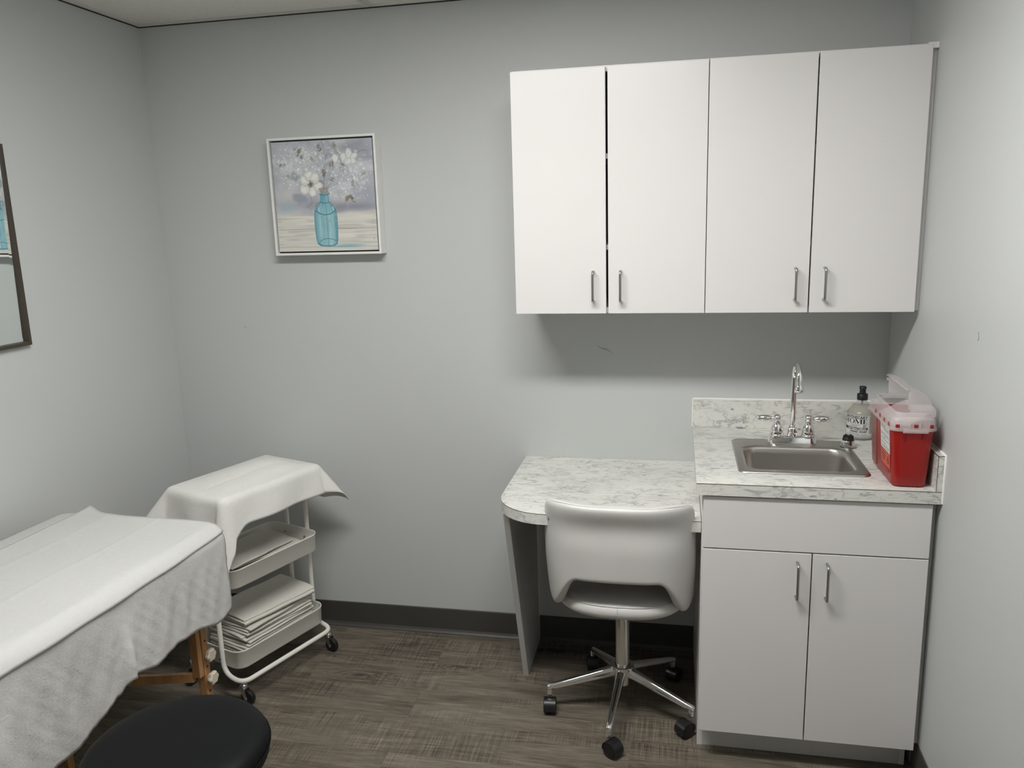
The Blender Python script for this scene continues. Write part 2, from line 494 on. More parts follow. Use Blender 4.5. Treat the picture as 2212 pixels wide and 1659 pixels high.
UZ0, UZ1, UY = 1.370, 2.1355, -.324
def wall_cab(x0, x1, label, doors, gap, right_filler=False):
    t_ = thing('wall_cabinet', label, 'cabinet', ((x0+x1)/2, -.15, UZ0), 'wall cabinets above the desk and sink')
    bm = B(); th = .017; yb = -.001; yf = UY+.020
    box(bm, x0+.001, x0+.001+th, yf, yb, UZ0+.001, UZ1+.003); box(bm, x1-.001-th, x1-.001, yf, yb, UZ0+.001, UZ1+.003)
    box(bm, x0+.001+th, x1-.001-th, yf, yb, UZ0+.001, UZ0+.001+th); box(bm, x0+.001+th, x1-.001-th, yf, yb, UZ1+.003-th, UZ1+.003)
    obj('body', bm, 'white_laminate', t_)
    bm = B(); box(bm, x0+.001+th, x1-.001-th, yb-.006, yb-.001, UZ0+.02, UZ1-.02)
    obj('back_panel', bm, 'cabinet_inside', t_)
    bm = B()
    for z in (1.575, 1.86): box(bm, x0+.002+th, x1-.002-th, yf+.006, yb-.008, z, z+.016)
    obj('shelf', bm, 'white_laminate', t_)
    xm = (x0+x1)/2 if doors is None else doors
    for s, (a, b) in enumerate(((x0, xm-gap/2), (xm+gap/2, x1-.0015))):
        d = obj('door', box(B(), a+.0008, b, UY, UY+.0185, UZ0, UZ1-.002, .0013), 'door_laminate', t_)
        hx = b-.041 if s == 0 else a+.041
        bar_handle(hx, 1.407, 1.512, UY, d)
    if right_filler:
        bm = B(); box(bm, x1-.001, -.0005, -.3045, -.288, UZ0+.003, UZ1-.012); box(bm, x1-.014, -.0005, -.322, -.288, UZ1-.012, UZ1+.004)
        obj('filler_strip', bm, 'white_laminate', t_)
    return t_
wall_cab(-1.248, -.6345, 'white two-door wall cabinet at the left, over the desk, doors slightly gapped', -.9445, .0062)
wall_cab(-.6345, -.0146, 'white two-door wall cabinet at the right, over the sink and against the side wall', -.3225, .0035, True)

# ------------------------------------------------------------------ sink base cabinet
cab = thing('base_cabinet', 'white sink base cabinet with one wide drawer front and two doors', 'cabinet', (-.33, -.3, 0))
bm = B()
side = [(-.005, 0), (-.571, 0), (-.571, .105), (-.632, .105), (-.632, .877), (-.005, .877)]
prism(bm, side, 'x', -.6411, -.624); prism(bm, side, 'x', -.036, -.0200)
box(bm, -.624, -.036, -.632, -.010, .105, .121); box(bm, -.624, -.036, -.632, -.615, .86, .877)
box(bm, -.624, -.036, -.016, -.006, .121, .86)
obj('body', bm, 'white_laminate', cab)
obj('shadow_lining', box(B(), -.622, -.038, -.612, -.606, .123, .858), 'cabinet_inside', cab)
obj('toe_kick', box(B(), -.6235, -.0365, -.571, -.556, .001, .1045), 'panel_grey', cab)
obj('filler_strip', box(B(), -.0195, -.001, -.615, -.600, .108, .875), 'panel_grey', cab)
obj('drawer_front', box(B(), -.6384, -.0205, -.652, -.6325, .7133, .8726, .0013), 'door_laminate', cab)
for a, b, hx in ((-.6384, -.3315, -.3705), (-.3280, -.0205, -.2890)):
    d = obj('door', box(B(), a, b, -.652, -.6325, .1072, .7095, .0013), 'door_laminate', cab)
    bar_handle(hx, .572, .686, -.652, d)

# ------------------------------------------------------------------ sink countertop
CT = .914
ct = thing('countertop', 'white grey-veined marble countertop with splashes around the steel sink', 'countertop', (-.33, -.33, CT))
SX0, SX1, SY0, SY1 = -.5335, -.157, -.552, -.176     # sink flange
hx0, hx1, hy0, hy1 = SX0+.02, SX1-.02, SY0+.02, SY1-.02
bm = B()
x0, x1, y0, y1, z0 = -.6592, -.0012, -.661, -.0012, CT-.0355
box(bm, x0, x1, y0, hy0, z0, CT); box(bm, x0, x1, hy1, y1, z0, CT)
box(bm, x0, hx0, hy0, hy1, z0, CT); box(bm, hx1, x1, hy0, hy1, z0, CT)
obj('slab', bm, 'marble_laminate', ct)
bm = B(); box(bm, x0, x1, y0-.0006, y0+.0006, CT-.0012, CT+.0002); obj('edge_seam', bm, 'edge_line', ct)
sp = obj('backsplash', box(B(), x0, -.0202, -.0202, -.0012, CT, CT+.1019, .0008), 'marble_laminate', ct)
ss = obj('sidesplash', box(B(), -.0193, -.0012, y0, -.0012, CT, CT+.1019, .0006), 'marble_laminate', ct)
bm = B(); box(bm, -.0200, -.0190, y0-.0005, -.0202, CT+.0995, CT+.1024); box(bm, -.0200, -.0188, y0-.0006, y0+.0004, CT, CT+.1019)
box(bm, -.0193, -.0012, y0-.0006, y0+.0003, CT+.1008, CT+.1022)
obj('edge_seam', bm, 'edge_line', ss)
bm = B(); tube(bm, [(x0-.0005, -.001, CT+.1035), (-.02, -.001, CT+.1035)], .0035, 8)
tube(bm, [(x0-.001, -.001, CT-.0), (x0-.001, -.001, CT+.104)], .003, 8)
tube(bm, [(-.001, -.02, CT+.1030), (-.001, y0, CT+.1030), (-.0012, y0-.001, CT+.095), (-.0012, y0-.001, CT-.034)], .0032, 8)
obj('caulk_bead', bm, 'caulk', ct, smooth=60)

# ------------------------------------------------------------------ sink
sk = thing('sink', 'small square stainless steel bar sink set into the marble counter', 'sink', (-.345, -.36, CT))
bx0, bx1, by0, by1 = -.503, -.188, -.512, -.268     # bowl opening
def ring(x0, x1, y0, y1, r, z, n=7): return [(x, y, z) for x, y in rrect(x0, x1, y0, y1, r, n)]
rim = [
    ring(SX0, SX1, SY0, SY1, .026, CT+.0004), ring(SX0+.001, SX1-.001, SY0+.001, SY1-.001, .026, CT+.0035), ring(SX0+.005, SX1-.005, SY0+.005, SY1-.005, .024, CT+.0062),
    ring(SX0+.012, SX1-.012, SY0+.012, SY1-.012, .02, CT+.0050),
    ring(bx0-.010, bx1+.010, by0-.010, by1+.010, .050, CT+.0042), ring(bx0-.003, bx1+.003, by0-.003, by1+.003, .046, CT+.0030),
    ring(bx0+.001, bx1-.001, by0+.001, by1-.001, .044, CT-.004), ring(bx0+.004, bx1-.004, by0+.004, by1-.004, .042, CT-.02),
    ring(bx0+.010, bx1-.010, by0+.010, by1-.010, .040, CT-.115), ring(bx0+.018, bx1-.018, by0+.018, by1-.018, .036, CT-.135),
    ring(bx0+.036, bx1-.036, by0+.036, by1-.036, .03, CT-.146), ring(bx0+.09, bx1-.09, by0+.09, by1-.09, .02, CT-.149)]
bm = B(); loft(bm, rim, True, False, True); obj('basin', bm, 'sink_steel', sk, smooth=50)
bm = B(); lathe(bm, [(.040, .0), (.041, .003), (.034, .0035), (.028, .001), (.005, .0005)], 28, (-.345, -.39, CT-.1488)); obj('drain', bm, 'chrome', sk, smooth=50)

# drain strainer basket resting on the sink corner
st = thing('sink_strainer', 'steel and black rubber sink stopper resting on the back right corner of the sink', 'strainer', (-.1655, -.236, CT+.0055))
cx, cy, cz = -.1655, -.236, CT+.0062
bm = B(); lathe(bm, [(.0255, 0), (.0255, .0016), (.0215, .0035), (.0205, .015), (.0185, .019), (.004, .0195)], 32, (cx, cy, cz)); cup = obj('cup', bm, 'polished_steel', st, smooth=50)
for dz in (.0075, .0125):
    for a in (-112,):
        q = math.radians(a); bm = B()
        tube(bm, [(cx+.0212*math.cos(q+w_), cy+.0212*math.sin(q+w_), cz+dz) for w_ in (-.36, -.2, 0, .2, .36)], .0013, 6)
        obj('slot', bm, 'label_black', cup)
bm = B(); lathe(bm, [(.0175, .0192), (.0178, .0215), (.0160, .0290), (.0110, .0330), (.003, .0335)], 28, (cx, cy, cz))
for k in range(5):
    q = PI/4+k*2*PI/5; box(bm, cx+.0125*math.cos(q)-.0035, cx+.0125*math.cos(q)+.0035, cy+.0125*math.sin(q)-.0035, cy+.0125*math.sin(q)+.0035, cz+.026, cz+.0355, .0008)
obj('stopper', bm, 'black_rubber', st, smooth=50)

# ------------------------------------------------------------------ faucet
FX, FY, FZ = -.338, -.212, CT+.0048
fa = thing('faucet', 'chrome gooseneck faucet with two lever handles behind the sink bowl', 'faucet', (FX, FY, FZ))
bm = B()
def stad(hx, hy, z): return ring(FX-hx, FX+hx, FY-hy, FY+hy, hy*.98, z, 9)
loft(bm, [stad(.0785, .0265, FZ), stad(.0785, .0265, FZ+.007), stad(.0765, .0245, FZ+.010), stad(.0735, .0215, FZ+.021), stad(.0705, .0185, FZ+.0255), stad(.064, .012, FZ+.0265)])
obj('base_plate', bm, 'chrome', fa, smooth=50)
bell = [(.0195, .018), (.0200, .024), (.0188, .0275), (.0170, .029), (.0178, .033), (.0172, .043), (.0150, .052), (.0118, .058), (.0098, .063), (.0085, .072), (.0095, .0745), (.0085, .076)]
bm = B(); lathe(bm, [(.0185, .018), (.0190, .025), (.0165, .029), (.0168, .034), (.0160, .046), (.0135, .053), (.0118, .055), (.0125, .058), (.0108, .061)], 32, (FX, FY, FZ)); obj('spout_base', bm, 'chrome', fa, smooth=50)
neck = [(FX, FY, FZ+.055), (FX, FY, FZ+.216)]
rad = .046
for i in range(1, 19):
    a = PI*i/18; neck.append((FX+.002*(1-math.cos(a))/2, FY-rad*(1-math.cos(a)), FZ+.216+.058*math.sin(a)))
e = neck[-1]; neck.append((e[0], e[1], e[2]-.012))
bm = B(); tube(bm, neck, [.0090, .0090]+[.0092]*5+[.0095]*(len(neck)-13)+[.0098, .0101, .0105, .0109, .0113, .0116], 22)
obj('spout', bm, 'chrome', fa, smooth=60)
bm = B(); lathe(bm, [(.0116, -.002), (.0135, -.006), (.0135, -.0085), (.0145, -.010), (.0145, -.022), (.0125, -.024), (.006, -.0242)], 24, e); obj('aerator', bm, 'chrome', fa, smooth=50)
for s in (-1, 1):
    cxh = FX+s*.0495
    bm = B(); lathe(bm, [(r*1.2, h_+.003) for r, h_ in bell], 32, (cxh, FY, FZ)); ellipsoid(bm, (cxh, FY, FZ+.085), (.0122, .0122, .0118), 24, 14)
    h = obj('valve_body', bm, 'chrome', fa, smooth=50)
    prof = [(.0045, .009), (.0052, .012), (.0040, .0155), (.0065, .0185), (.0100, .028), (.0108, .036), (.0098, .047), (.0078, .055), (.0085, .0565), (.0085, .0590), (.0070, .0610), (.003, .0614)]
    ang = math.radians(6)*(-1 if s > 0 else 1)
    M = Matrix.Translation((cxh, FY, FZ+.083)) @ Matrix.Rotation(0.05*s, 4, 'Z')
    bm = B(); lathe(bm, [(r*1.0, s*t_*1.06) for r, t_ in prof], 24, (0, 0, 0), 'x'); xf(bm, M)
    obj('lever_handle', bm, 'chrome', h, smooth=50)

# ------------------------------------------------------------------ text helpers
def text_bm(s, size, bold=0.0, xscale=1.0, spacing=1.0):
    cu = bpy.data.curves.new('t', 'FONT'); cu.body = s; cu.size = size; cu.offset = bold; cu.space_character = spacing
    cu.align_x = 'RIGHT'; cu.resolution_u = 3
    o = bpy.data.objects.new('t', cu); COL.objects.link(o)
    dg = bpy.context.evaluated_depsgraph_get(); dg.update()
    me = bpy.data.meshes.new_from_object(o.evaluated_get(dg))
    bm = B(); bm.from_mesh(me); bpy.data.objects.remove(o); bpy.data.curves.remove(cu); bpy.data.meshes.remove(me)
    if xscale != 1: xf(bm, Matrix.Diagonal((xscale, 1, 1, 1)))
    return bm
def merge(dst, src, M=None):
    if M is not None: xf(src, M)
    me = bpy.data.meshes.new('tmp'); src.to_mesh(me); src.free(); dst.from_mesh(me); bpy.data.meshes.remove(me)
def quad(bm, x0, x1, y0, y1, z=0):
    bm.faces.new([bm.verts.new(p) for p in ((x0, y0, z), (x1, y0, z), (x1, y1, z), (x0, y1, z))])
def poly2(bm, pts): bm.faces.new([bm.verts.new((p[0], p[1], 0)) for p in pts])
def oval_ring(bm, cx, cy, rx, ry, tx, ty, n=28):
    o = [bm.verts.new((cx+rx*math.cos(2*PI*i/n), cy+ry*math.sin(2*PI*i/n), 0)) for i in range(n)]
    q = [bm.verts.new((cx+(rx-tx)*math.cos(2*PI*i/n), cy+(ry-ty)*math.sin(2*PI*i/n), 0)) for i in range(n)]
    for i in range(n):
        j = (i+1) % n; bm.faces.new((o[i], o[j], q[j], q[i]))
def wrap(bm, c, r, ang0, z0, step=.0025):
    """flat XY art -> cylinder; x measured along the arc from ang0 (right end of the art at x=0), y up from z0"""
    xs = [v.co.x for v in bm.verts]
    x = min(xs)+step
    while x < max(xs):
        bmesh.ops.bisect_plane(bm, geom=bm.verts[:]+bm.edges[:]+bm.faces[:], plane_co=(x, 0, 0), plane_no=(1, 0, 0)); x += step
    for v in bm.verts:
        a = ang0+v.co.x/r; zz = v.co.y
        v.co = (c[0]+r*math.cos(a), c[1]+r*math.sin(a), z0+zz)
    return bm

# ------------------------------------------------------------------ soap bottle
SBX, SBY = -.1010, -.106
sb = thing('soap_bottle', 'pump soap bottle with a black and white printed label, at the back of the counter', 'soap bottle', (SBX, SBY, CT))
R_ = .0452
bm = B(); lathe(bm, [(.030, .0005), (R_-.004, .001), (R_-.0005, .004), (R_, .008), (R_, .088), (R_-.0008, .092), (R_-.004, .0975), (.030, .113), (.020, .1245), (.0150, .130), (.0145, .137)], 48, (SBX, SBY, CT))
obj('bottle', bm, 'clear_bottle', sb, smooth=60)
bm = B(); lathe(bm, [(.0015, .004), (R_-.006, .004), (R_-.0015, .010), (R_-.0015, .088), (R_-.0055, .0965), (.028, .1130), (.0015, .1130)], 40, (SBX, SBY, CT)); obj('soap', bm, 'soap_liquid', sb, smooth=60)
bm = B(); cyl(bm, (SBX, SBY, CT+.1132), (SBX, SBY, CT+.136), .0035, 10); obj('dip_tube', bm, 'black_plastic', sb, smooth=60)
bm = B(); lathe(bm, [(.0145, .133), (.0172, .1335), (.0172, .1520), (.0160, .1535), (.0110, .154), (.0105, .1575), (.0098, .162), (.0098, .169), (.0112, .170), (.0112, .1775), (.0095, .179), (.003, .179)], 32, (SBX, SBY, CT))
tube(bm, [(SBX, SBY, CT+.1735), (SBX+.001, SBY+.012, CT+.1735), (SBX+.002, SBY+.024, CT+.171)], .0045, 10)
obj('pump', bm, 'black_plastic', sb, smooth=50)
camdir = math.atan2(-2.9325-SBY, -.7221-SBX)
aR = camdir+math.radians(27)            # right end of the printed front panel
LZ = CT+.0125; LH = .0765
rl = R_+.0004
bm = B(); quad(bm, -.118, .045, 0, LH); wrap(bm, (SBX, SBY), rl, aR, LZ); lab = obj('label', bm, 'label_white', sb, smooth=180)
art = B()
def rt(s, size, x, y, bold=0, xs=1, sp=1): merge(art, text_bm(s, size, bold, xs, sp), Matrix.Translation((x, y, 0)))
HX = 1.22
rt('APOTHECARY', .0122, -.0010, LH-.0136, .00042, 1.03)
# HOME in a heavy thick-and-thin roman
y0, hh = LH-.0308, .0158
def q2(x0, x1, ya, yb): quad(art, -.0010+x0*HX, -.0010+x1*HX, ya, yb)
def serif(x0, x1, y): q2(x0, x1, y, y+.0009)
def stem(x, w): q2(x-w/2, x+w/2, y0, y0+hh)
X = -.0110
stem(X+.0022, .0038); q2(X+.0022, X+.0100, y0, y0+.0012); q2(X+.0022, X+.0098, y0+hh-.0012, y0+hh); q2(X+.0022, X+.0075, y0+hh/2-.0005, y0+hh/2+.0007)
q2(X+.0092, X+.0103, y0, y0+.0044); q2(X+.0090, X+.0100, y0+hh-.0040, y0+hh); q2(X+.0068, X+.0077, y0+hh/2-.0022, y0+hh/2+.0024); serif(X-.0012, X+.0045, y0); serif(X-.0012, X+.0045, y0+hh-.0009)
X = -.0320
q2(X+.0005, X+.0015, y0, y0+hh); stem(X+.0158, .0038); serif(X-.001, X+.0032, y0); serif(X+.0128, X+.0188, y0); serif(X-.001, X+.0030, y0+hh-.0009); serif(X+.0138, X+.0188, y0+hh-.0009)
def p2(pts): poly2(art, [(-.0010+x*HX, y) for x, y in pts])
p2([(X+.0003, y0+hh), (X+.0042, y0+hh), (X+.0094, y0+.0045), (X+.0084, y0), (X+.0074, y0)]); p2([(X+.0084, y0), (X+.0092, y0+.0045), (X+.0142, y0+hh), (X+.0148, y0+hh)])
oval_ring(art, -.0010-.0412*HX, y0+hh/2, .0082*HX, hh/2+.0003, .0040, .0009)
X = -.0690
stem(X+.0022, .0038); stem(X+.0135, .0038); q2(X+.0022, X+.0135, y0+hh/2-.0005, y0+hh/2+.0007)
for q in (X+.0022, X+.0135): serif(q-.0033, q+.0033, y0); serif(q-.0033, q+.0033, y0+hh-.0009)
# rules, small print, 01, black band
for yy in (LH-.0022, LH-.0038, .0022, .0040): quad(art, -.118, .045, yy, yy+(.0009 if yy in (LH-.0022, .0040) else .0004))
rt('01', .0122, -.0026, .0342, .0003, .95)
quad(art, -.0245, -.0240, .0335, .0443); quad(art, -.0245, .0010, .0440, .0443); quad(art, .0016, .0020, .004, LH-.004)
for k, (a, b) in enumerate(((-.058, -.027), (-.050, -.027), (-.062, -.033), (-.056, -.0275))):
    quad(art, a, b, .0420-.0025*k, .0427-.0025*k)
for k in range(3): quad(art, -.034, -.004, .0050, .0055)
rt('HAND SOAP', .0092, -.0012, .0152, .00045, 1.0, 1.08)
rt('LAVENDER SAGE', .0068, -.0012, .0080, .00008, 1.0, 1.25)
band = B(); quad(band, -.095, .0012, .0240, .0326); merge(art, band)
for k in range(24):
    ww = (.0185, .021, .016, .0195, .022, .0175)[k % 6]
    if k in (5, 12): ww *= .5
    quad(art, .0062, .0062+ww, LH-.0075-.0025*k, LH-.0064-.0025*k)
wrap(art, (SBX, SBY), rl+.00025, aR, LZ); obj('lettering', art, 'label_black', lab)
art = text_bm('ANTIBACTERIAL', .0080, .00035, 1.0, 1.12); xf(art, Matrix.Translation((-.0020, .0255, 0)))
wrap(art, (SBX, SBY), rl+.0005, aR, LZ); obj('band_lettering', art, 'label_white', lab)

# ------------------------------------------------------------------ sharps container
sh = thing('sharps_container', 'red sharps disposal container with translucent open lid at the right end of the counter', 'sharps container', (-.08, -.51, CT))
def chamf(x0, x1, y0, y1, c, z, r=.0):
    return [(x1-c, y1, z), (x0+c*.5, y1, z), (x0, y1-c*.5, z), (x0, y0+c*1.2, z), (x0+c*.35, y0+c*.45, z), (x0+c, y0, z), (x1-c, y0, z), (x1-c*.3, y0+c*.35, z), (x1, y0+c, z), (x1, y1-c*.5, z)]
def sring(t, z, ins=0.0):
    a = (-.1250, -.0345, -.632, -.392); b = (-.1385, -.0265, -.646, -.376)
    q = [a[i]*(1-t)+b[i]*t for i in range(4)]
    return ring(q[0]+ins, q[1]-ins, q[2]+ins, q[3]-ins, .020-ins*.5, z, 5)
bm = B()
outer = [sring(0, CT+.0012, .010), sring(0, CT+.0025, .004), sring(0, CT+.007, 0.0), sring(.2, CT+.04), sring(.6, CT+.11), sring(1, CT+.180)]
inner = [sring(1, CT+.180, .002), sring(.6, CT+.11, .0022), sring(.1, CT+.02, .0025), sring(0, CT+.006, .006)]
loft(bm, outer+inner, True, True, True)
for x in (-.106, -.058):
    box(bm, x-.0012, x+.0012, -.6475, -.640, CT+.140, CT+.178, .0008)
obj('bin', bm, 'sharps_red', sh, smooth=45)
# recessed clear window strip on the left side of the bin
bm = B(); prism(bm, [(-.405, CT+.012), (-.455, CT+.012), (-.468, CT+.160), (-.398, CT+.160)], 'x', -.1405, -.1383); xf(bm, Matrix.Identity(4))
for v in bm.verts: v.co.x += .0125*(1-(v.co.z-CT)/.18)+.0012*1
obj('window', bm, 'sharps_window', sh, label='dull see-through strip')
# labels on left face
def side_x(z): return -.1250+(-.1385+.1250)*((z-CT)/.18)-.0006
def side_quad(name, y0, y1, z0, z1, mat, parent, off=.0, skew=0):
    bm = B(); vs = []
    for (y, z) in ((y0, z0), (y1, z0), (y1, z1), (y0, z1)):
        vs.append(bm.verts.new((side_x(z)-off, y, z)))
    bm.faces.new(vs)
    r_ = bmesh.ops.extrude_face_region(bm, geom=bm.faces[:])
    for v in r_['geom']:
        if isinstance(v, bmesh.types.BMVert): v.co.x -= .0005
    return obj(name, bm, mat, parent)
lw = side_quad('warning_label', -.618, -.518, CT+.090, CT+.168, 'label_white', sh)
bm = B()
for k in range(13):
    z = CT+.164-.0056*k
    if k in (4, 9): continue
    y1_ = -.522-(.03 if k % 4 == 3 else 0); yy0 = -.614+(.04 if k % 3 == 1 else 0)
    quad_v = [bm.verts.new((side_x(zz)-.0009, yy, zz)) for yy, zz in ((yy0, z-.0012), (y1_, z-.0012), (y1_, z+.0012), (yy0, z+.0012))]
    bm.faces.new(quad_v)
obj('small_print', bm, 'label_grey', lw)
lr = side_quad('biohazard_label', -.618, -.518, CT+.046, CT+.088, 'label_red', sh, label=None) if False else side_quad('biohazard_label', -.618, -.518, CT+.046, CT+.088, 'label_red', sh)
bm = B(); cy_, cz_ = -.598, CT+.066
for k in range(3):
    a = PI/2+k*2*PI/3; art = B(); oval_ring(art, .0065*math.cos(a), .0065*math.sin(a), .0062, .0062, .0016, .0016, 20)
    for v in art.verts: v.co = (side_x(cz_+v.co.y)-.0010, cy_+v.co.x, cz_+v.co.y)
    merge(bm, art)
for k in range(4):
    z = CT+.080-.0075*k; bm.faces.new([bm.verts.new((side_x(zz)-.0010, yy, zz)) for yy, zz in ((-.572+.004*k, z-.001), (-.530, z-.001), (-.530, z+.001), (-.572+.004*k, z+.001))])
obj('biohazard_symbol', bm, 'label_black', lr)
# lid: skirt, raised collar and opened hood
lid = None
bm = B()
def lring(ins, z, r=.024): return ring(-.1430+ins, -.0225-ins*.6, -.652+ins, -.371-ins, r, z, 5)
def shell(outs, ins):
    loft(bm, outs+ins, True, False, False)
shell([lring(0, CT+.166), lring(-.0025, CT+.168), lring(-.0025, CT+.174), lring(0, CT+.176), lring(.0015, CT+.195), lring(.006, CT+.203), lring(.014, CT+.2045), lring(.016, CT+.214), lring(.019, CT+.2155)],
      [lring(.020, CT+.2140), lring(.018, CT+.202), lring(.008, CT+.199), lring(.004, CT+.192), lring(.003, CT+.166)])
for x in (-.120, -.095, -.069, -.046):
    box(bm, x-.0012, x+.0012, -.6545, -.648, CT+.176, CT+.191, .0006)
box(bm, -.112, -.048, -.6575, -.652, CT+.163, CT+.172, .001)
lid = obj('lid', bm, 'sharps_lid', sh, smooth=40)
# red latch tabs showing through the skirt
for x in (-.126, -.079, -.040):
    bm = B(); box(bm, x-.0055, x+.0055, -.6525, -.6505, CT+.177, CT+.1865, .0012); obj('latch_tab', bm, 'sharps_red', lid)
for y in (-.625, -.575, -.525, -.475):
    bm = B(); prism(bm, [(y-.006, CT+.176), (y+.006, CT+.176), (y+.003, CT+.187), (y-.003, CT+.187)], 'x', -.1436, -.1418)
    obj('latch_tab', bm, 'sharps_red', lid)
# hood: tilted plate with quarter-round end cheeks
bm = B()
def cheek(y, th=.0016):
    pts = [(-.0890, 1.1300), (-.0912, 1.1865)]
    for i in range(1, 9):
        t = i/9; a = math.radians(80-80*t)
        pts.append((-.0912+.066*math.sin(t*PI/2)**.9, 1.1300+.0565*math.cos(t*PI/2)**1.1))
    pts.append((-.0240, 1.1300))
    prism(bm, pts, 'y', y, y+th)
cheek(-.602); cheek(-.386)
loft(bm, [[(-.0912, y, 1.1885), (-.0600, y, 1.1790), (-.0410, y, 1.1640), (-.0290, y, 1.1400), (-.0270, y, 1.1405), (-.0390, y, 1.1655), (-.0590, y, 1.1812), (-.0935, y, 1.1915)] for y in (-.604, -.384)])
box(bm, -.0970, -.0905, -.605, -.380, 1.1850, 1.1880, .0008)
box(bm, -.0960, -.0900, -.385, -.380, 1.1700, 1.1780, .0006); box(bm, -.0960, -.0900, -.600, -.595, 1.1500, 1.1570, .0006)
obj('hood', bm, 'sharps_lid', lid, smooth=30)
# fixed end wall near the front and the ramp inside
bm = B()
pts = [(-.0905, 1.1180), (-.0905, 1.1510), (-.0450, 1.1510)]+[(-.0450+.020*math.sin(t*PI/12), 1.1310+.020*math.cos(t*PI/12)) for t in range(1, 7)]+[(-.0250, 1.1180)]
prism(bm, pts, 'y', -.6300, -.6285)
loft(bm, [[(-.118, -.40, 1.075), (-.030, -.40, 1.120), (-.030, -.62, 1.120), (-.118, -.62, 1.075)], [(-.118, -.40, 1.077), (-.030, -.40, 1.122), (-.030, -.62, 1.122), (-.118, -.62, 1.077)]])
obj('inner_ramp', bm, 'sharps_lid', lid, smooth=30)

# ------------------------------------------------------------------ desk
DZ = .7776
dk = thing('desk', 'low built-in marble-topped desk with one slanted end panel', 'desk', (-.97, -.3, 0))
def desk_outline(o=0):
    pts = [(-.6425, -.0012), (-.6425, -.609-o)]
    x0, y0 = -1.2888-o, -.609-o
    r = .165
    pts.append((-1.06, y0))
    for i in range(0, 15):
        a = math.radians(270-90*i/14); pts.append((x0+r+r*math.cos(a), y0+r+r*math.sin(a)))
    pts.append((x0, -.0012))
    return pts
def desk_left(p):   # left edge runs slightly out of square like the photo's
    return p
bm = B(); prism(bm, desk_outline(), 'z', DZ-.0358, DZ); obj('top', bm, 'marble_laminate', dk)
bm = B()
ol = desk_outline()[1:-1]
tube(bm, [(x-.0001, y-.0002, DZ-.0008) for x, y in ol]+[(-1.2889, -.002, DZ-.0008)], .0007, 6)
obj('edge_seam', bm, 'edge_line', dk)
bm = B()
prism(bm, [(-.0175, .0012), (-.262, .0012), (-.525, DZ-.037), (-.0175, DZ-.037)], 'x', -1.2705, -1.2505)
obj('end_panel', bm, 'panel_grey', dk, bevel=.0008)
obj('panel_foot', box(B(), -1.2695, -1.2512, -.262, -.200, .0002, .003), 'cream_plastic', dk)
obj('wall_cleat', box(B(), -1.2500, -.6450, -.020, -.002, DZ-.075, DZ-.037), 'panel_grey', dk)

# ------------------------------------------------------------------ chair
CX, CY = -.890, -.412
ch = thing('office_chair', 'white leather swivel desk chair with cut-out back and chrome star base', 'chair', (CX, CY, 0))
# seat
def sup(hx, hy, z, n=40, e=2.6, oy=0):
    r = []
    for k in range(n):
        a = 2*PI*k/n; c, s = math.cos(a), math.sin(a)
        r.append((CX+hx*abs(c)**(2/e)*(1 if c >= 0 else -1), CY+oy+hy*abs(s)**(2/e)*(1 if s >= 0 else -1), z))
    return r
bm = B(); oy = -.010
loft(bm, [sup(.05, .05, .432, oy=oy), sup(.150, .150, .431, oy=oy), sup(.196, .190, .437, oy=oy), sup(.213, .205, .450, oy=oy), sup(.217, .209, .466, oy=oy), sup(.212, .204, .482, oy=oy), sup(.196, .190, .493, oy=oy), sup(.14, .14, .497, oy=oy), sup(.05, .05, .4985, oy=oy)])
seat = obj('seat', bm, 'white_leather', ch, smooth=180, sub=1)
bm = B(); tube(bm, sup(.2085, .2005, .4862, oy=oy)+sup(.2085, .2005, .4862, oy=oy)[:1], .0016, 6, False); obj('piping', bm, 'white_leather', seat, smooth=180)
bm = B(); tube(bm, [(CX-.002, CY+oy-.195, .4900), (CX-.002, CY+oy-.2105, .476), (CX-.002, CY+oy-.2105, .462), (CX-.002, CY+oy-.2035, .445)], .0009, 6); obj('seam', bm, 'stitch', seat)
# backrest shell
def back_pt(u, v, side):
    au = abs(u)
    zt = .834+.006*math.exp(-((au-.66)/.25)**2)-.016*max(0, (au-.86)/.14)**2.0
    s = min(1, max(0, (au-.45)/.40)); s = s*s*(3-2*s)*.6+s*.4
    zb = .580-.004*(1-au)-.131*s+.030*max(0, (au-.80)/.20)**2
    z = zb+(zt-zb)*v
    hz = (z-.46)/.38
    halfw = .234+.008*math.sin(PI*min(1, max(0, hz)))-.005*hz
    ang = u*1.22
    x = halfw*math.sin(ang)/math.sin(1.22)*(1 if au < 2 else 1)
    y = -.243+.165*(au**3.2)*(1-.58*hz)
    y += -.020*hz-.012*math.exp(-((hz-.95)/.10)**2)*(1-au**3)+.008*math.exp(-((hz-.76)/.11)**2)*(1-au**2)
    # inward normal of the plan curve
    e = 1e-3
    def pc(q):
        aq = abs(q); return (halfw*math.sin(q*1.22)/math.sin(1.22), -.243+.165*aq**3.2*(1-.58*hz))
    p1, p2 = pc(u+e), pc(u-e); tx, ty = p1[0]-p2[0], p1[1]-p2[1]; L = math.hypot(tx, ty); nx, ny = -ty/L, tx/L
    th = .046*(1-.38*au) if side else 0
    return (CX+x+nx*th, CY+y+ny*th, z)
NU, NV = 36, 12
bm = B(); G = []
for side in (0, 1):
    G.append([[bm.verts.new(back_pt(-1+2*i/NU, j/NV, side)) for j in range(NV+1)] for i in range(NU+1)])
for side in (0, 1):
    for i in range(NU):
        for j in range(NV):
            g = G[side]; f = (g[i][j], g[i+1][j], g[i+1][j+1], g[i][j+1]); bm.faces.new(f if side == 0 else f[::-1])
for i in range(NU):
    for j in (0, NV): bm.faces.new((G[0][i][j], G[1][i][j], G[1][i+1][j], G[0][i+1][j]))
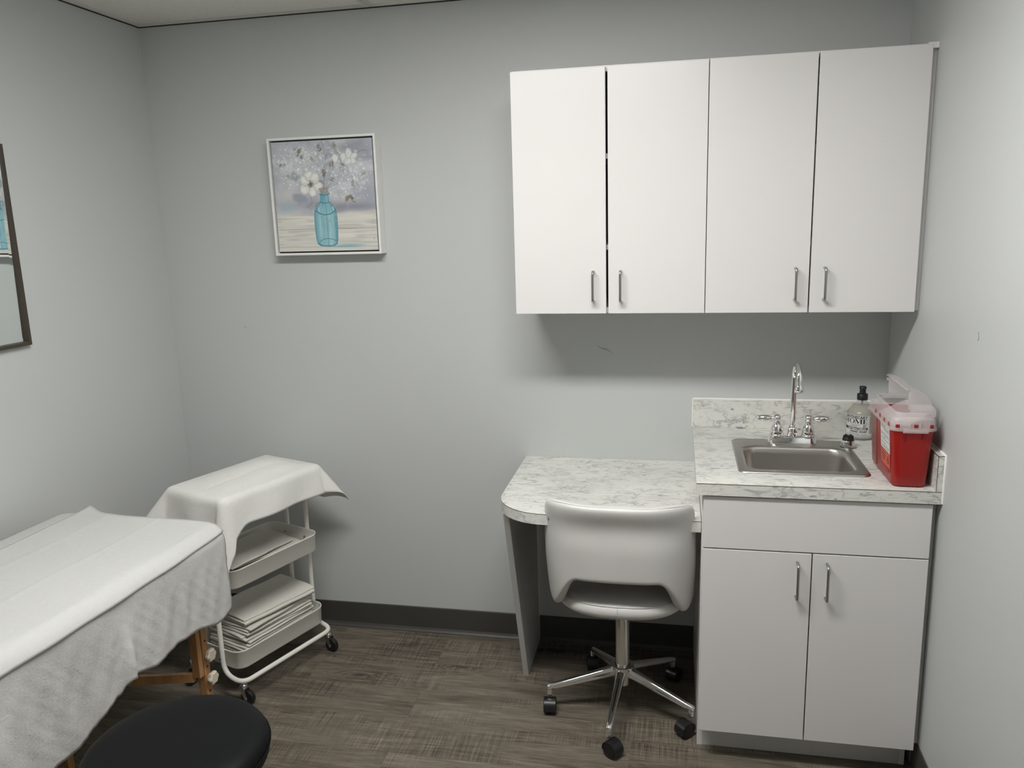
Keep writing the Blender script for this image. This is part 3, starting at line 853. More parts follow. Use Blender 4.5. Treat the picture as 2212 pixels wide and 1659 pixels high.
for j in range(NV):
    for i in (0, NU): bm.faces.new((G[0][i][j], G[0][i][j+1], G[1][i][j+1], G[1][i][j]))
bmesh.ops.recalc_face_normals(bm, faces=bm.faces[:])
back = obj('backrest', bm, 'white_leather', ch, smooth=180, sub=2)
# top panel stitching
bm = B()
pl = [Vector(back_pt(-.93+1.86*i/40, 1, 0))*.5+Vector(back_pt(-.93+1.86*i/40, 1, 1))*.5 for i in range(41)]
tube(bm, [p+Vector((0, -.012, -.0030)) for p in pl], .0008, 6)
for i in (6, 13, 20, 27, 34):
    tube(bm, [pl[i]+Vector((0, -.010, -.0020)), pl[i]+Vector((0, .012, -.0035))], .0008, 6)
obj('stitching', bm, 'stitch', back)
bm = B(); p = Vector(back_pt(-.84, .82, 0)); ellipsoid(bm, (p.x-.0, p.y-.0005, p.z), (.0022, .0020, .006), 10, 8); obj('ink_mark', bm, 'blue_ink', back)
# column
bm = B(); lathe(bm, [(.020, .418), (.024, .4185), (.024, .4345), (.020, .435)], 28, (CX, CY, 0)); box(bm, CX-.07, CX+.07, CY-.07, CY+.09, .4225, .4350, .003)
obj('seat_mount', bm, 'black_plastic', ch, smooth=40)
bm = B(); lathe(bm, [(.018, .155), (.0245, .160), (.0245, .4180), (.0235, .4200), (.019, .4202)], 32, (CX, CY, 0)); obj('column', bm, 'polished_steel', ch, smooth=50)
bm = B(); lathe(bm, [(.012, .098), (.028, .100), (.031, .106), (.032, .138), (.0385, .156), (.040, .164), (.039, .169), (.032, .172), (.027, .1715), (.0255, .168)], 36, (CX, CY, 0)); obj('hub', bm, 'chrome', ch, smooth=50)
for k in range(5):
    a = math.radians(192+72*k); d = Vector((math.cos(a), math.sin(a), 0)); n = Vector((-d.y, d.x, 0)); c0 = Vector((CX, CY, 0))
    bm = B(); rings = []
    for t in [0, .03, .15, .3, .5, .7, .9, .985, 1.0]:
        r0 = .028+(.262-.028)*t; zc = .146-.058*t
        hw = .0165*(1-t)+.0105*t; hh_ = .021*(1-t)+.0105*t
        if t == 1.0: hw *= .8; hh_ *= .7
        rings.append([c0+d*r0+n*hw*math.cos(q)*(1 if math.sin(q) > 0 else .95)+Vector((0, 0, zc+hh_*math.copysign(abs(math.sin(q))**.85, math.sin(q)))) for q in [2*PI*m/16 for m in range(16)]])
    loft(bm, rings)
    cyl(bm, c0+d*.252+Vector((0, 0, .094)), c0+d*.252+Vector((0, 0, .064)), .0100, 14)
    obj('leg', bm, 'chrome', ch, smooth=60)
    # caster
    p = c0+d*.252; wa = math.radians((-84, -38, 225, 60, 100)[k]); wd = Vector((math.cos(wa), math.sin(wa), 0)); wn = Vector((-wd.y, wd.x, 0))
    q = p+wd*(.012, .016, .027, .012, .012)[k]
    bm = B(); cyl(bm, p+Vector((0, 0, .058)), p+Vector((0, 0, .069)), .0060, 12)
    M = Matrix((wn, wd, Vector((0, 0, 1)))).transposed().to_4x4(); M.translation = Vector((q.x, q.y, .0262))
    hb = B()
    prof = [(-.0045, .004), (-.0045, .0295), (.0045, .0295), (.0045, .004)]
    # hood: arc band over the wheels
    rr = []
    for m in range(15):
        t = math.radians(-20+215*m/14); rr.append((math.cos(t), math.sin(t)))
    for (xa, xb) in ((-.0215, .0215),):
        rings = []
        for c_, s_ in rr:
            rings.append([(xa, c_*.0262, s_*.0262), (xb, c_*.0262, s_*.0262), (xb*.93, c_*.0290, s_*.0290), (xa*.93, c_*.0290, s_*.0290)])
        loft(hb, rings)
    xf(hb, M); merge(bm, hb)
    cst = obj('caster', bm, 'black_plastic', ch, smooth=40)
    wb = B()
    for s in (-1, 1):
        lathe(wb, [(.006, s*.003), (.0245, s*.003), (.0255, s*.005), (.0255, s*.0180), (.0240, s*.0205), (.017, s*.0213), (.016, s*.0203), (.004, s*.0203)], 26, (0, 0, 0), 'x')
    xf(wb, M); obj('wheel', wb, 'black_rubber', cst, smooth=40)

# ------------------------------------------------------------------ picture on the back wall
PX0, PX1, PZ0, PZ1, PD = -2.2411, -1.8105, 1.5687, 2.0030, .0560
pf = thing('framed_picture', 'white floater-framed painting of white flowers in a blue glass bottle, on the back wall', 'picture', ((PX0+PX1)/2, -.0, PZ0))
bm = B(); fw = .0085
box(bm, PX0, PX0+fw, -PD, -.001, PZ0, PZ1, .0006); box(bm, PX1-fw, PX1, -PD, -.001, PZ0, PZ1, .0006)
box(bm, PX0+fw, PX1-fw, -PD, -.001, PZ0, PZ0+fw, .0006); box(bm, PX0+fw, PX1-fw, -PD, -.001, PZ1-fw, PZ1, .0006)
obj('frame', bm, 'picture_white', pf)
obj('backing', box(B(), PX0+fw, PX1-fw, -PD+.020, -PD+.024, PZ0+fw, PZ1-fw), 'picture_black', pf)

def paint(N=360):
    v, u = np.mgrid[0:N, 0:N]/(N-1.0)      # v: top->bottom
    rg = np.random.RandomState(3)
    def sm(n, k):   # smooth noise field
        g = rg.rand(n, k); yi = v*(n-1.001); xi = u*(k-1.001); y0 = yi.astype(int); x0 = xi.astype(int); fy = yi-y0; fx = xi-x0
        fy = fy*fy*(3-2*fy); fx = fx*fx*(3-2*fx)
        return (g[y0, x0]*(1-fy)*(1-fx)+g[y0+1, x0]*fy*(1-fx)+g[y0, x0+1]*(1-fy)*fx+g[y0+1, x0+1]*fy*fx)
    C = np.zeros((N, N, 3))
    def L(r, g, b): return np.array([((c/255+.055)/1.055)**2.4 if c/255 > .04045 else c/255/12.92 for c in (r, g, b)])
    U0, V0 = u.copy(), v.copy()
    wu, wv = (sm(18, 18)-.5)*.018+(sm(60, 60)-.5)*.008, (sm(18, 18)-.5)*.018+(sm(60, 60)-.5)*.008
    def lay(col, a): 
        a = np.clip(a, 0, 1)[..., None]; C[:] = C*(1-a)+col*a
    def ss(x, a, b): t = np.clip((x-a)/(b-a), 0, 1); return t*t*(3-2*t)
    def blob(cu, cv, ru, rv, ang, col, al=1, soft=.35):
        c, s = math.cos(ang), math.sin(ang); du = u-cu+wu; dv = v-cv+wv
        q = np.sqrt(((du*c+dv*s)/ru)**2+((-du*s+dv*c)/rv)**2); lay(col, al*(1-ss(q, 1-soft, 1+soft*.2)))
    def line(p, wd, col, al=1):
        if len(p) > 2:      # smooth the stroke
            q_ = [p[0]]+list(p)+[p[-1]]; o_ = []
            for a_, b_, c_, d_ in zip(q_, q_[1:], q_[2:], q_[3:]):
                for k_ in range(5):
                    t_ = k_/5; o_.append(tuple(.5*((2*b_[m])+(-a_[m]+c_[m])*t_+(2*a_[m]-5*b_[m]+4*c_[m]-d_[m])*t_*t_+(-a_[m]+3*b_[m]-3*c_[m]+d_[m])*t_**3) for m in (0, 1)))
            p = o_+[p[-1]]
        for (a0, b0), (a1, b1) in zip(p[:-1], p[1:]):
            dx, dy = a1-a0, b1-b0; L2 = dx*dx+dy*dy+1e-9; t = np.clip(((u-a0)*dx+(v-b0)*dy)/L2, 0, 1)
            d = np.hypot(u-(a0+t*dx), v-(b0+t*dy)); lay(col, al*(1-ss(d, wd*.5, wd*1.2)))
    C[:] = L(176, 179, 188)
    lay(L(150, 153, 165), ss(sm(6, 6), .35, .8)*.8); lay(L(204, 204, 206), ss(sm(9, 7), .45, .85)*.8); lay(L(190, 192, 198), ss(sm(16, 30), .55, .9)*.7); lay(L(160, 163, 172), ss(sm(24, 18), .6, .95)*.5)
    lay(L(158, 160, 172), ss(u, .75, 1.0)*ss(v, .30, .5)*.7); lay(L(205, 205, 206), np.exp(-((u-.12)/.16)**2-((v-.48)/.08)**2)*.8)
    lay(L(150, 150, 160), np.exp(-((u-.4)/.35)**2-((v-.57)/.05)**2)*.6); lay(L(130, 132, 142), np.exp(-((u-.80)/.22)**2-((v-.60)/.035)**2)*.7)
    lay(L(125, 175, 190), np.exp(-((u-.10)/.08)**2-((v-.60)/.035)**2)*.6*(.5+.5*sm(40, 40)))
    # table boards
    hz = .635+.012*np.sin(u*5)+.02*(sm(5, 9)-.5)
    tb = ss(v, hz, hz+.04)
    lay(L(214, 212, 204), tb); lay(L(190, 186, 176), tb*ss(sm(60, 5), .5, .9)*.75); lay(L(228, 224, 212), tb*ss(sm(45, 4), .55, .9)*.6)
    lay(L(178, 180, 182), tb*ss(sm(80, 7), .62, .95)*.6)
    for vv in (.800, .965): line([(0, vv-.004), (.38, vv-.004), (1, vv+.0)], .0022, L(120, 120, 118), .85)
    lay(L(110, 172, 185), np.exp(-((u-.70)/.16)**2-((v-.955)/.020)**2)*.75)
    # baby's breath haze and stems
    lay(L(206, 210, 216), np.exp(-((u-.25)/.24)**2-((v-.22)/.17)**2)*.55); lay(L(204, 208, 214), np.exp(-((u-.76)/.22)**2-((v-.33)/.15)**2)*.5)
    for i in range(34):
        a = rg.uniform(-1.35, 1.35); ln = rg.uniform(.2, .46); bu, bv = .50, .44
        line([(bu, bv), (bu+math.sin(a)*ln*.5+rg.uniform(-.02, .02), bv-math.cos(a)*ln*.5), (bu+math.sin(a)*ln, bv-math.cos(a)*ln*.9)], .0014, L(140, 145, 148), .5)
    for p in ([(.50, .42), (.52, .24), (.55, .13)], [(.52, .42), (.57, .30), (.62, .24)], [(.47, .24), (.44, .20), (.41, .16)], [(.10, .20), (.2, .185), (.26, .18)], [(.82, .16), (.88, .11), (.95, .11)], [(.36, .50), (.37, .56), (.31, .60)]):
        line(p, .0022, L(105, 108, 105), .8)
    for (cu, cv, ru, rv, an, c1) in [(.27, .10, .018, .045, .5, (126, 116, 80)), (.30, .13, .022, .045, .2, (120, 128, 132)), (.245, .075, .03, .014, -.2, (150, 152, 148)), (.49, .085, .014, .034, .7, (120, 108, 72)), (.47, .06, .02, .04, .2, (128, 130, 132)), (.645, .075, .020, .050, -.35, (128, 120, 96)), (.625, .05, .018, .04, -.1, (150, 152, 155)), (.10, .205, .045, .016, .0, (140, 146, 150)), (.095, .205, .022, .011, 0, (122, 106, 66)),
                                     (.505, .295, .020, .044, .0, (118, 112, 96)), (.58, .21, .015, .03, .3, (128, 124, 92)), (.77, .53, .050, .022, .8, (116, 108, 78)), (.725, .525, .018, .032, .4, (130, 118, 84)), (.585, .345, .035, .022, 0, (130, 132, 132)), (.70, .26, .04, .03, .3, (175, 175, 170)), (.79, .39, .02, .035, .2, (150, 150, 138)), (.2, .31, .08, .05, .2, (152, 160, 164)), (.4, .17, .03, .02, .9, (150, 152, 145)), (.25, .51, .09, .045, .3, (150, 156, 168)), (.47, .37, .04, .03, .3, (140, 142, 148)), (.9, .31, .03, .015, 0, (158, 160, 162))]:
        blob(cu, cv, ru, rv, an, L(*c1), .85, .4)
    for i in range(46):
        cu, cv = ((.24+rg.randn()*.13, .19+rg.randn()*.09) if i % 2 else (.74+rg.randn()*.14, .30+rg.randn()*.11)); g = rg.uniform(205, 222)
        if cv < .5: blob(cu, cv, rg.uniform(.02, .045), rg.uniform(.015, .035), rg.uniform(0, 3), L(g-6, g, g+4), .55, .9)
    for i in range(900):
        r = rg.rand()
        if r < .5: cu, cv = .24+rg.randn()*.13, .19+rg.randn()*.095
        elif r < .9: cu, cv = .76+rg.randn()*.13, .32+rg.randn()*.11
        else: cu, cv = .50+rg.randn()*.1, .15+rg.randn()*.08
        if not (.01 < cu < .985 and .01 < cv < .55): continue
        s = rg.uniform(.003, .009)*(1.3 if rg.rand() < .2 else 1); g = rg.uniform(205, 250)
        # local window for speed
        j0, j1 = max(0, int((cu-.03)*N)), min(N, int((cu+.03)*N)); i0, i1 = max(0, int((cv-.03)*N)), min(N, int((cv+.03)*N))
        q = np.hypot((u[i0:i1, j0:j1]-cu), (v[i0:i1, j0:j1]-cv)*rg.uniform(.8, 1.3))/s
        a = (np.clip(1.3-q, 0, 1)*rg.uniform(.3, .95))[..., None]; C[i0:i1, j0:j1] = C[i0:i1, j0:j1]*(1-a)+L(g, g, g)*a
    # big anemone
    fu, fv = .365, .385
    for a, rr_, s in ((0.2, .075, .062), (1.35, .075, .058), (2.5, .080, .058), (3.6, .070, .055), (4.65, .085, .060), (5.5, .075, .060)):
        cu, cv = fu+math.cos(a)*rr_*.85, fv+math.sin(a)*rr_*.85
        blob(cu, cv, s, s*.86, a, L(196, 198, 196), 1, .18); blob(cu, cv, s*.88, s*.74, a, L(226, 226, 220), 1, .35)
        blob(cu+math.cos(a)*.012, cv+math.sin(a)*.012, s*.5, s*.4, a, L(236, 236, 230), .8, .6)
    for k in range(40):
        a = rg.uniform(0, 2*PI); line([(fu+math.cos(a)*.02, fv+math.sin(a)*.02), (fu+math.cos(a)*rg.uniform(.06, .10), fv+math.sin(a)*rg.uniform(.06, .10))], .0011, L(176, 178, 180), .5)
    blob(fu+.01, fv+.005, .034, .030, 0, L(150, 152, 158), .8, .6)
    for k in range(38):
        a = rg.uniform(0, 2*PI); r = rg.uniform(.010, .036); blob(fu+.008+math.cos(a)*r, fv+math.sin(a)*r, .005, .005, 0, L(92, 92, 104), .8, .5)
    blob(fu+.006, fv, .012, .012, 0, L(80, 84, 86), 1, .4)
    # upper right blossom and bud
    for (cu, cv, ru, rv, an) in ((.715, .17, .036, .066, -.35), (.765, .14, .036, .066, -.05), (.81, .165, .036, .060, .5), (.80, .20, .052, .034, .3), (.75, .20, .05, .035, -.2)):
        blob(cu, cv, ru, rv, -an*-1, L(188, 190, 190), 1, .2); blob(cu+.002, cv-.002, ru*.85, rv*.88, an, L(224, 226, 222), 1, .35)
    for q in ((.74, .12), (.77, .11), (.80, .13)): line([(.72, .225), q], .0015, L(172, 176, 176), .7)
    blob(.705, .222, .022, .014, .5, L(110, 112, 122), .85, .6)
    blob(.632, .165, .030, .036, 0, L(228, 228, 226), 1, .25); blob(.60, .215, .014, .026, .3, L(128, 126, 100), .9, .4)
    # sheaf in the bottle mouth
    for k in range(14):
        q = k/13; line([(.47+.06*q, .475), (.445+.10*q, .425)], .0028, L(118, 104, 84) if k % 2 else L(158, 150, 130), .85)
    # bottle
    def half(vv):
        xs = [.470, .483, .50, .555, .585, .615, .65, .70, .82, .90, .935, .955]; ys = [.052, .044, .042, .045, .075, .100, .112, .116, .114, .108, .098, .070]
        return np.interp(vv, xs, ys)
    cu0 = .498+.0*v; hw = half(v)*1.0; inb = ((v > .472) & (v < .957)); q = np.abs(u-cu0)/hw
    m = (1-ss(q, .97, 1.03))*inb
    lay(L(134, 186, 197), m*.95); lay(L(166, 208, 214), m*np.exp(-((u-.53)/.035)**2)*ss(v, .62, .7)*.8); lay(L(104, 164, 178), m*ss(q, .60, .95)*.8)
    lay(L(62, 128, 146), m*ss(q, .88, .98)*.8); lay(L(170, 208, 212), m*np.exp(-((u-.44)/.012)**2)*ss(v, .64, .72)*(1-ss(v, .84, .9))*.7)
    lay(L(76, 140, 156), m*ss(sm(5, 60), .55, .9)*.5); lay(L(186, 160, 150), m*ss(sm(60, 60), .78, .95)*.5)
    line([(.395, .625), (.44, .655), (.50, .668), (.56, .655), (.60, .622)], .0045, L(48, 112, 130), .9); line([(.40, .60), (.41, .58), (.45, .555), (.50, .565), (.55, .555), (.585, .585)], .003, L(60, 124, 142), .8)
    line([(.45, .478), (.50, .492), (.55, .475)], .0045, L(58, 124, 142), .95); line([(.46, .55), (.50, .562), (.545, .55)], .003, L(62, 128, 146), .8)
    for x in (.455, .475, .50, .52, .545, .585): line([(x, .68+.01*math.sin(x*90)), (x+.004, .80+.03*math.cos(x*50))], .0018, L(64, 130, 148), .75)
    line([(.42, .915), (.46, .893), (.50, .887), (.55, .893), (.59, .91)], .0035, L(56, 120, 138), .85); line([(.40, .925), (.44, .948), (.50, .955), (.56, .950), (.598, .930)], .005, L(60, 128, 146), .9)
    line([(.43, .60), (.44, .63)], .004, L(210, 232, 232), .8); line([(.575, .60), (.585, .63)], .005, L(205, 228, 228), .8)
    # small signature strokes
    line([(.860, .925), (.872, .915), (.878, .925), (.892, .920), (.905, .924), (.918, .918), (.935, .922)], .0010, L(120, 118, 112), .6)
    line([(.962, .885), (.968, .887), (.965, .898)], .0018, L(60, 60, 60), .9)
    return C
N = 360
C = paint(N)
me = bpy.data.meshes.new('canvas')
ca = (PX0+fw+.0058, PX1-fw-.0058, PZ0+fw+.0058, PZ1-fw-.0058); yc = -PD+.006
xs = np.linspace(ca[0], ca[1], N); zs = np.linspace(ca[3], ca[2], N)
co = np.zeros((N, N, 3)); co[..., 0] = xs[None, :]; co[..., 1] = yc; co[..., 2] = zs[:, None]
co = co.reshape(-1, 3)-np.array(pf.location)
idx = np.arange(N*N).reshape(N, N)
faces = np.stack([idx[:-1, :-1], idx[1:, :-1], idx[1:, 1:], idx[:-1, 1:]], -1).reshape(-1, 4)
# canvas depth: four edge strips
ext = np.array([(ca[0], yc+.016, ca[3]), (ca[1], yc+.016, ca[3]), (ca[1], yc+.016, ca[2]), (ca[0], yc+.016, ca[2])])-np.array(pf.location)
nb = N*N; co = np.vstack([co, ext]); cr = [0, N-1, N*N-1, N*(N-1)]
fl = faces.tolist()+[[cr[0], cr[1], nb+1, nb], [cr[1], cr[2], nb+2, nb+1], [cr[2], cr[3], nb+3, nb+2], [cr[3], cr[0], nb, nb+3]]
me.from_pydata(co.tolist(), [], fl); me.update()
at = me.color_attributes.new('paint', 'FLOAT_COLOR', 'POINT')
cc = np.ones((len(co), 4), dtype=np.float32); cc[:N*N, :3] = C.reshape(-1, 3); cc[N*N:, :3] = .6
at.data.foreach_set('color', cc.ravel())
me.materials.append(MATS['canvas_paint'])
o = bpy.data.objects.new('canvas', me); COL.objects.link(o); o.parent = pf

# ------------------------------------------------------------------ mirror on the left wall
MY1, MZ0, MZ1 = -.759, 1.331, 1.950
mr = thing('wall_mirror', 'bronze-framed mirror on the left wall, reflecting the flower picture', 'mirror', (-W+.01, MY1-.45, MZ0))
my0 = MY1-.92; mw = .011
bm = B(); xa, xb = -W+.001, -W+.018
box(bm, xa, xb, my0, my0+mw, MZ0, MZ1, .001); box(bm, xa, xb, MY1-mw, MY1, MZ0, MZ1, .001)
box(bm, xa, xb, my0+mw, MY1-mw, MZ0, MZ0+mw, .001); box(bm, xa, xb, my0+mw, MY1-mw, MZ1-mw, MZ1, .001)
obj('frame', bm, 'bronze_frame', mr)
bm = B()
gx = -W+.010; bw = .020; a0, a1, b0, b1 = my0+mw, MY1-mw, MZ0+mw, MZ1-mw
tl = lambda z: .008*(z-b0)/(b1-b0)-.004
loft(bm, [[(gx-.004, a0, b0), (gx-.004, a1, b0), (gx-.004, a1, b1), (gx-.004, a0, b1)], [(gx+tl(b0), a0, b0), (gx+tl(b0), a1, b0), (gx+tl(b1), a1, b1), (gx+tl(b1), a0, b1)],
          [(gx+.0007+tl(z_), y_, z_) for y_, z_ in ((a0+bw, b0+bw), (a1-bw, b0+bw), (a1-bw, b1-bw), (a0+bw, b1-bw))]])
obj('mirror_glass', bm, 'mirror_glass', mr)

# ------------------------------------------------------------------ utility cart
KC = Vector((-2.282, -.355, 0)); KA = Vector((.345, .9386, 0)); KB = Vector((.9386, -.345, 0))
def K(a, b, z): return KC+KA*a+KB*b+Vector((0, 0, z))
CAST = [(-.205, .130), (.212, .137), (-.205, -.145), (.205, -.145)]
kt = thing('utility_cart', 'white metal three-tier rolling cart between the treatment table and the back wall', 'cart', KC)
RZ = (.195, .502, .775)
for rz in RZ:
    bm = B()
    def tr(ins, z, r=.045): return [K(y, x, z) for x, y in rrect(-.135+ins, .135-ins, -.215+ins, .215-ins, max(r-ins, .01), 7)]
    loft(bm, [tr(.012, rz-.0700), tr(.006, rz-.0690), tr(.002, rz-.064), tr(0, rz-.004), tr(-.0012, rz-.003), tr(-.0022, rz), tr(-.0012, rz+.002), tr(.0006, rz+.002), tr(.0020, rz), tr(.0022, rz-.004), tr(.004, rz-.060), tr(.010, rz-.0665)], True, True, True)
    tr_ = obj('tray', bm, 'powder_coat', kt, smooth=50)
    for sa in (-1, 1):
        for b_ in (-.055, .055):
            bm = B(); cyl(bm, K(sa*.205, b_, rz-.030), K(sa*.236, b_, rz-.030), .0042, 10)
            obj('screw', bm, 'zinc', tr_, smooth=40)
for s in (-1, 1):
    zt = .09
    pth = [K(-.2240, s*.055, .758), K(-.2240, s*.055, .20), K(-.2240, s*.058, zt+.015), K(-.2240, s*.150, zt), K(.2240, s*.150, zt), K(.2240, s*.058, zt+.015), K(.2240, s*.055, .20), K(.2240, s*.055, .758)]
    bm = B(); tube(bm, fillet(pth, .055, 8), .0088, 14)
    fr = obj('side_frame', bm, 'powder_coat', kt, smooth=60)
    for sa in (-1, 1):
        bm = B(); tube(bm, [K(sa*.2240, s*.055, .758), K(sa*.2240, s*.055, .763)], [.0088, .006], 14)
        obj('end_cap', bm, 'powder_coat', fr, smooth=60)
        bm = B(); tube(bm, [K(sa*.2240, s*.055, .2005), K(sa*.2240, s*.055, .2020)], .0092, 14)
        obj('joint_ring', bm, 'powder_coat', fr, smooth=60)
for i, (sa, s) in enumerate(((-1, 1), (1, 1), (-1, -1), (1, -1))):
    p = K(CAST[i][0], CAST[i][1], 0)
    ang = math.radians((-14, -20, -100, -60)[i]); wd = Vector((math.cos(ang), math.sin(ang), 0)); wn = Vector((-wd.y, wd.x, 0))
    M = Matrix((wn, wd, Vector((0, 0, 1)))).transposed().to_4x4(); M.translation = p
    bm = B(); lathe(bm, [(.005, .082), (.012, .0815), (.013, .078), (.010, .075), (.013, .073), (.0150, .069), (.0150, .064), (.012, .061), (.004, .061)], 22)
    for sx in (-1, 1):
        q = B(); prism(q, [(-.012, .062), (.013, .062), (.024, .028), (.022, .019), (.012, .019)], 'x', sx*.0120-.0008, sx*.0120+.0008); merge(bm, q)
    box(bm, -.0120, .0120, -.012, .013, .0605, .0625)
    lathe(bm, [(.0025, -.0145), (.0045, -.0145), (.0045, -.0125), (.003, -.0125), (.003, .0125), (.0045, .0125), (.0045, .0145), (.0025, .0145)], 12, (0, .017, .0255), 'x')
    xf(bm, M); cs = obj('caster', bm, 'zinc', kt, smooth=40)
    bm = B(); lathe(bm, [(.004, -.009), (.021, -.0095), (.0262, -.0085), (.0270, -.006), (.0270, .006), (.0262, .0085), (.021, .0095), (.004, .009)], 30, (0, .018, .0272), 'x')
    xf(bm, M); obj('wheel', bm, 'black_rubber', cs, smooth=40)

# folded sheets in the cart
def folded(name, ca_, cb_, la, lb, rot, z0, th, tilt, lift, label, group, seed, curl=.016):
    rg = random.Random(seed)
    NA, NB = 16, 12; bm = B(); R_ = Matrix.Rotation(rot, 2)
    def pt(i, j, top):
        a = -la/2+la*i/NA; b = -lb/2+lb*j/NB
        q = R_ @ Vector((a, b)); A_, B_ = ca_+q.x, cb_+q.y
        wob = .0016*math.sin(i*.8+seed)+.0012*math.sin(j*1.1+seed*2.1)
        edge = math.exp(-((NB-j)/1.2))*curl*(.35+.65*(i/NA))
        z = z0+wob*.6+tilt*(a+la/2)+lift*(b+lb/2)+(th if top else 0)-edge*.35
        return K(A_, B_, z)
    T = [[bm.verts.new(pt(i, j, True)) for j in range(NB+1)] for i in range(NA+1)]
    Q = [[bm.verts.new(pt(i, j, False)) for j in range(NB+1)] for i in range(NA+1)]
    for i in range(NA):
        for j in range(NB):
            bm.faces.new((T[i][j], T[i+1][j], T[i+1][j+1], T[i][j+1])); bm.faces.new((Q[i][j], Q[i][j+1], Q[i+1][j+1], Q[i+1][j]))
    # folded long edges are rounded, short edges show layers
    for i in range(NA):
        for j in (0, NB):
            p0 = (T[i][j].co+Q[i][j].co)/2; 
            bm.faces.new((T[i][j], Q[i][j], Q[i+1][j], T[i+1][j]))
    for j in range(NB):
        for i in (0, NA): bm.faces.new((T[i][j], T[i][j+1], Q[i][j+1], Q[i][j]))
    bmesh.ops.recalc_face_normals(bm, faces=bm.faces[:])
    o = obj(name, bm, 'folded_sheet', smooth=40, bevel=th*.30)
    tag(o, label, 'folded sheet', group); return recenter(o, K(ca_, cb_, z0))
ordn = ['topmost', 'second from the top', 'third from the top', 'fourth from the top', 'fifth from the top', 'sixth from the top', 'seventh from the top', 'eighth from the top', 'seventh from the bottom', 'sixth from the bottom', 'fifth from the bottom', 'fourth from the bottom', 'third from the bottom', 'second from the bottom', 'lowest']
zb = RZ[0]-.0655; nS = 15
z = zb+.0012
for k in range(nS):
    rg = random.Random(40+k); th = .0068 if k < nS-1 else .006
    tl = .006*k/nS*2.2
    folded('folded_sheet', .016+rg.uniform(-.012, .008)+(.010 if k > 8 else 0) if k else .006, -.002+rg.uniform(-.008, .004), rg.uniform(.315, .335) if k else .385, rg.uniform(.200, .216) if k else .235, rg.uniform(-.085, .085)*(.1 if k == 0 else .5 if k < 7 else 1), z, th, tl, .012*k/nS, "folded white sheet on the cart's bottom tray, "+ordn[nS-1-k], 'folded sheets on the bottom tray', k)
    z += th+.0032
z = RZ[1]-.0655+.0012
for k in range(5):
    rg = random.Random(90+k)
    folded('folded_sheet', -.03+(.045 if k == 3 else 0), -.006, .30, .19, (.05, -.04, .03, .14, -.05)[k], z, .0065, .0, .0, "folded white sheet on the cart's middle tray, "+('lowest', 'second from the bottom', 'third from the bottom', 'second from the top', 'topmost')[k], 'folded sheets on the middle tray', 20+k, .004)
    z += .0136

# cloth draped over the top tray
def drape_cart():
    ZT = RZ[2]+.0045
    A0, B0 = .213, .134; rr = .026
    ext = dict(am=.0, ap=.165, bm=.15, bp=.125)
    nA, nB = 84, 64; bm = B(); G = []
    for i in range(nA+1):
        row = []
        for j in range(nB+1):
            sg = -A0-.13+(2*A0+.295)*i/nA
            bp_ = ext['bp']+.075*smoothstep((-sg-.10)/.13); t = -B0-ext['bm']+(2*B0+ext['bm']+bp_)*j/nB
            smin = -A0-(.40-.21*smoothstep((t+.05)/(B0+ext['bp']+.05)))
            f_ = i/nA; s = smin+(A0+ext['ap']-smin)*f_
            da = max(0, abs(s)-A0); db = max(0, abs(t)-B0); sa = 1 if s > 0 else -1; sb = 1 if t > 0 else -1
            ca_ = min(A0, max(-A0, s)); cb_ = min(B0, max(-B0, t))
            r = math.hypot(da, db)
            if r < 1e-6:
                msk = smoothstep(min(A0-abs(s), B0-abs(t))/.06)
                z = ZT+msk*(.004+.006*math.sin(s*9+1)*math.cos(t*11)+.016*math.exp(-((s-.06)/.12)**2-((t+.02)/.08)**2)+.004*abs(math.sin(s*14+t*9))-.003*math.exp(-((t-.03-s*.1)/.008)**2)); row.append(bm.verts.new(K(s, t, z))); continue
            phi = math.atan2(db, da); dg_ = math.sin(2*phi)**1.3      # 1 on the diagonal
            flare = math.radians(11)
            if sa > 0 and sb > 0: dmax = math.radians(35)
            elif sa < 0 and sb > 0: dmax = math.radians(13)
            elif sa < 0: dmax = math.radians(40)
            else: dmax = math.radians(34)
            beta = flare+(dmax-flare)*dg_
            # bend over the rounded rim then straight
            arc = rr*(PI/2-beta)
            if r < arc:
                th = r/rr; out = rr*math.sin(th); dn = rr*(1-math.cos(th))
            else:
                th = PI/2-beta; out = rr*math.sin(th)+(r-arc)*math.sin(beta); dn = rr*(1-math.cos(th))+(r-arc)*math.cos(beta)
            wav = .006*math.sin(s*26+t*9)*min(1, r/.1) if da == 0 else .006*math.sin(t*30+1)*min(1, r/.1)
            ox, oy = math.cos(phi)*out*sa, math.sin(phi)*out*sb
            if da == 0: oy += wav*sb
            if db == 0: ox += wav*sa
            # front flap is folded over at the near corner
            row.append(bm.verts.new(K(ca_+ox, cb_+oy, ZT-dn)))
        G.append(row)
    for i in range(nA):
        for j in range(nB): bm.faces.new((G[i][j], G[i+1][j], G[i+1][j+1], G[i][j+1]))
    bmesh.ops.recalc_face_normals(bm, faces=bm.faces[:])
    o = obj('cart_cover', bm, 'cart_sheet', smooth=180)
    so = o.modifiers.new('s', 'SOLIDIFY'); so.thickness = .0014; so.offset = 1
    tag(o, 'white disposable cover draped over the top tray of the rolling cart', 'cloth')
    recenter(o, K(0, 0, RZ[2]))
drape_cart()

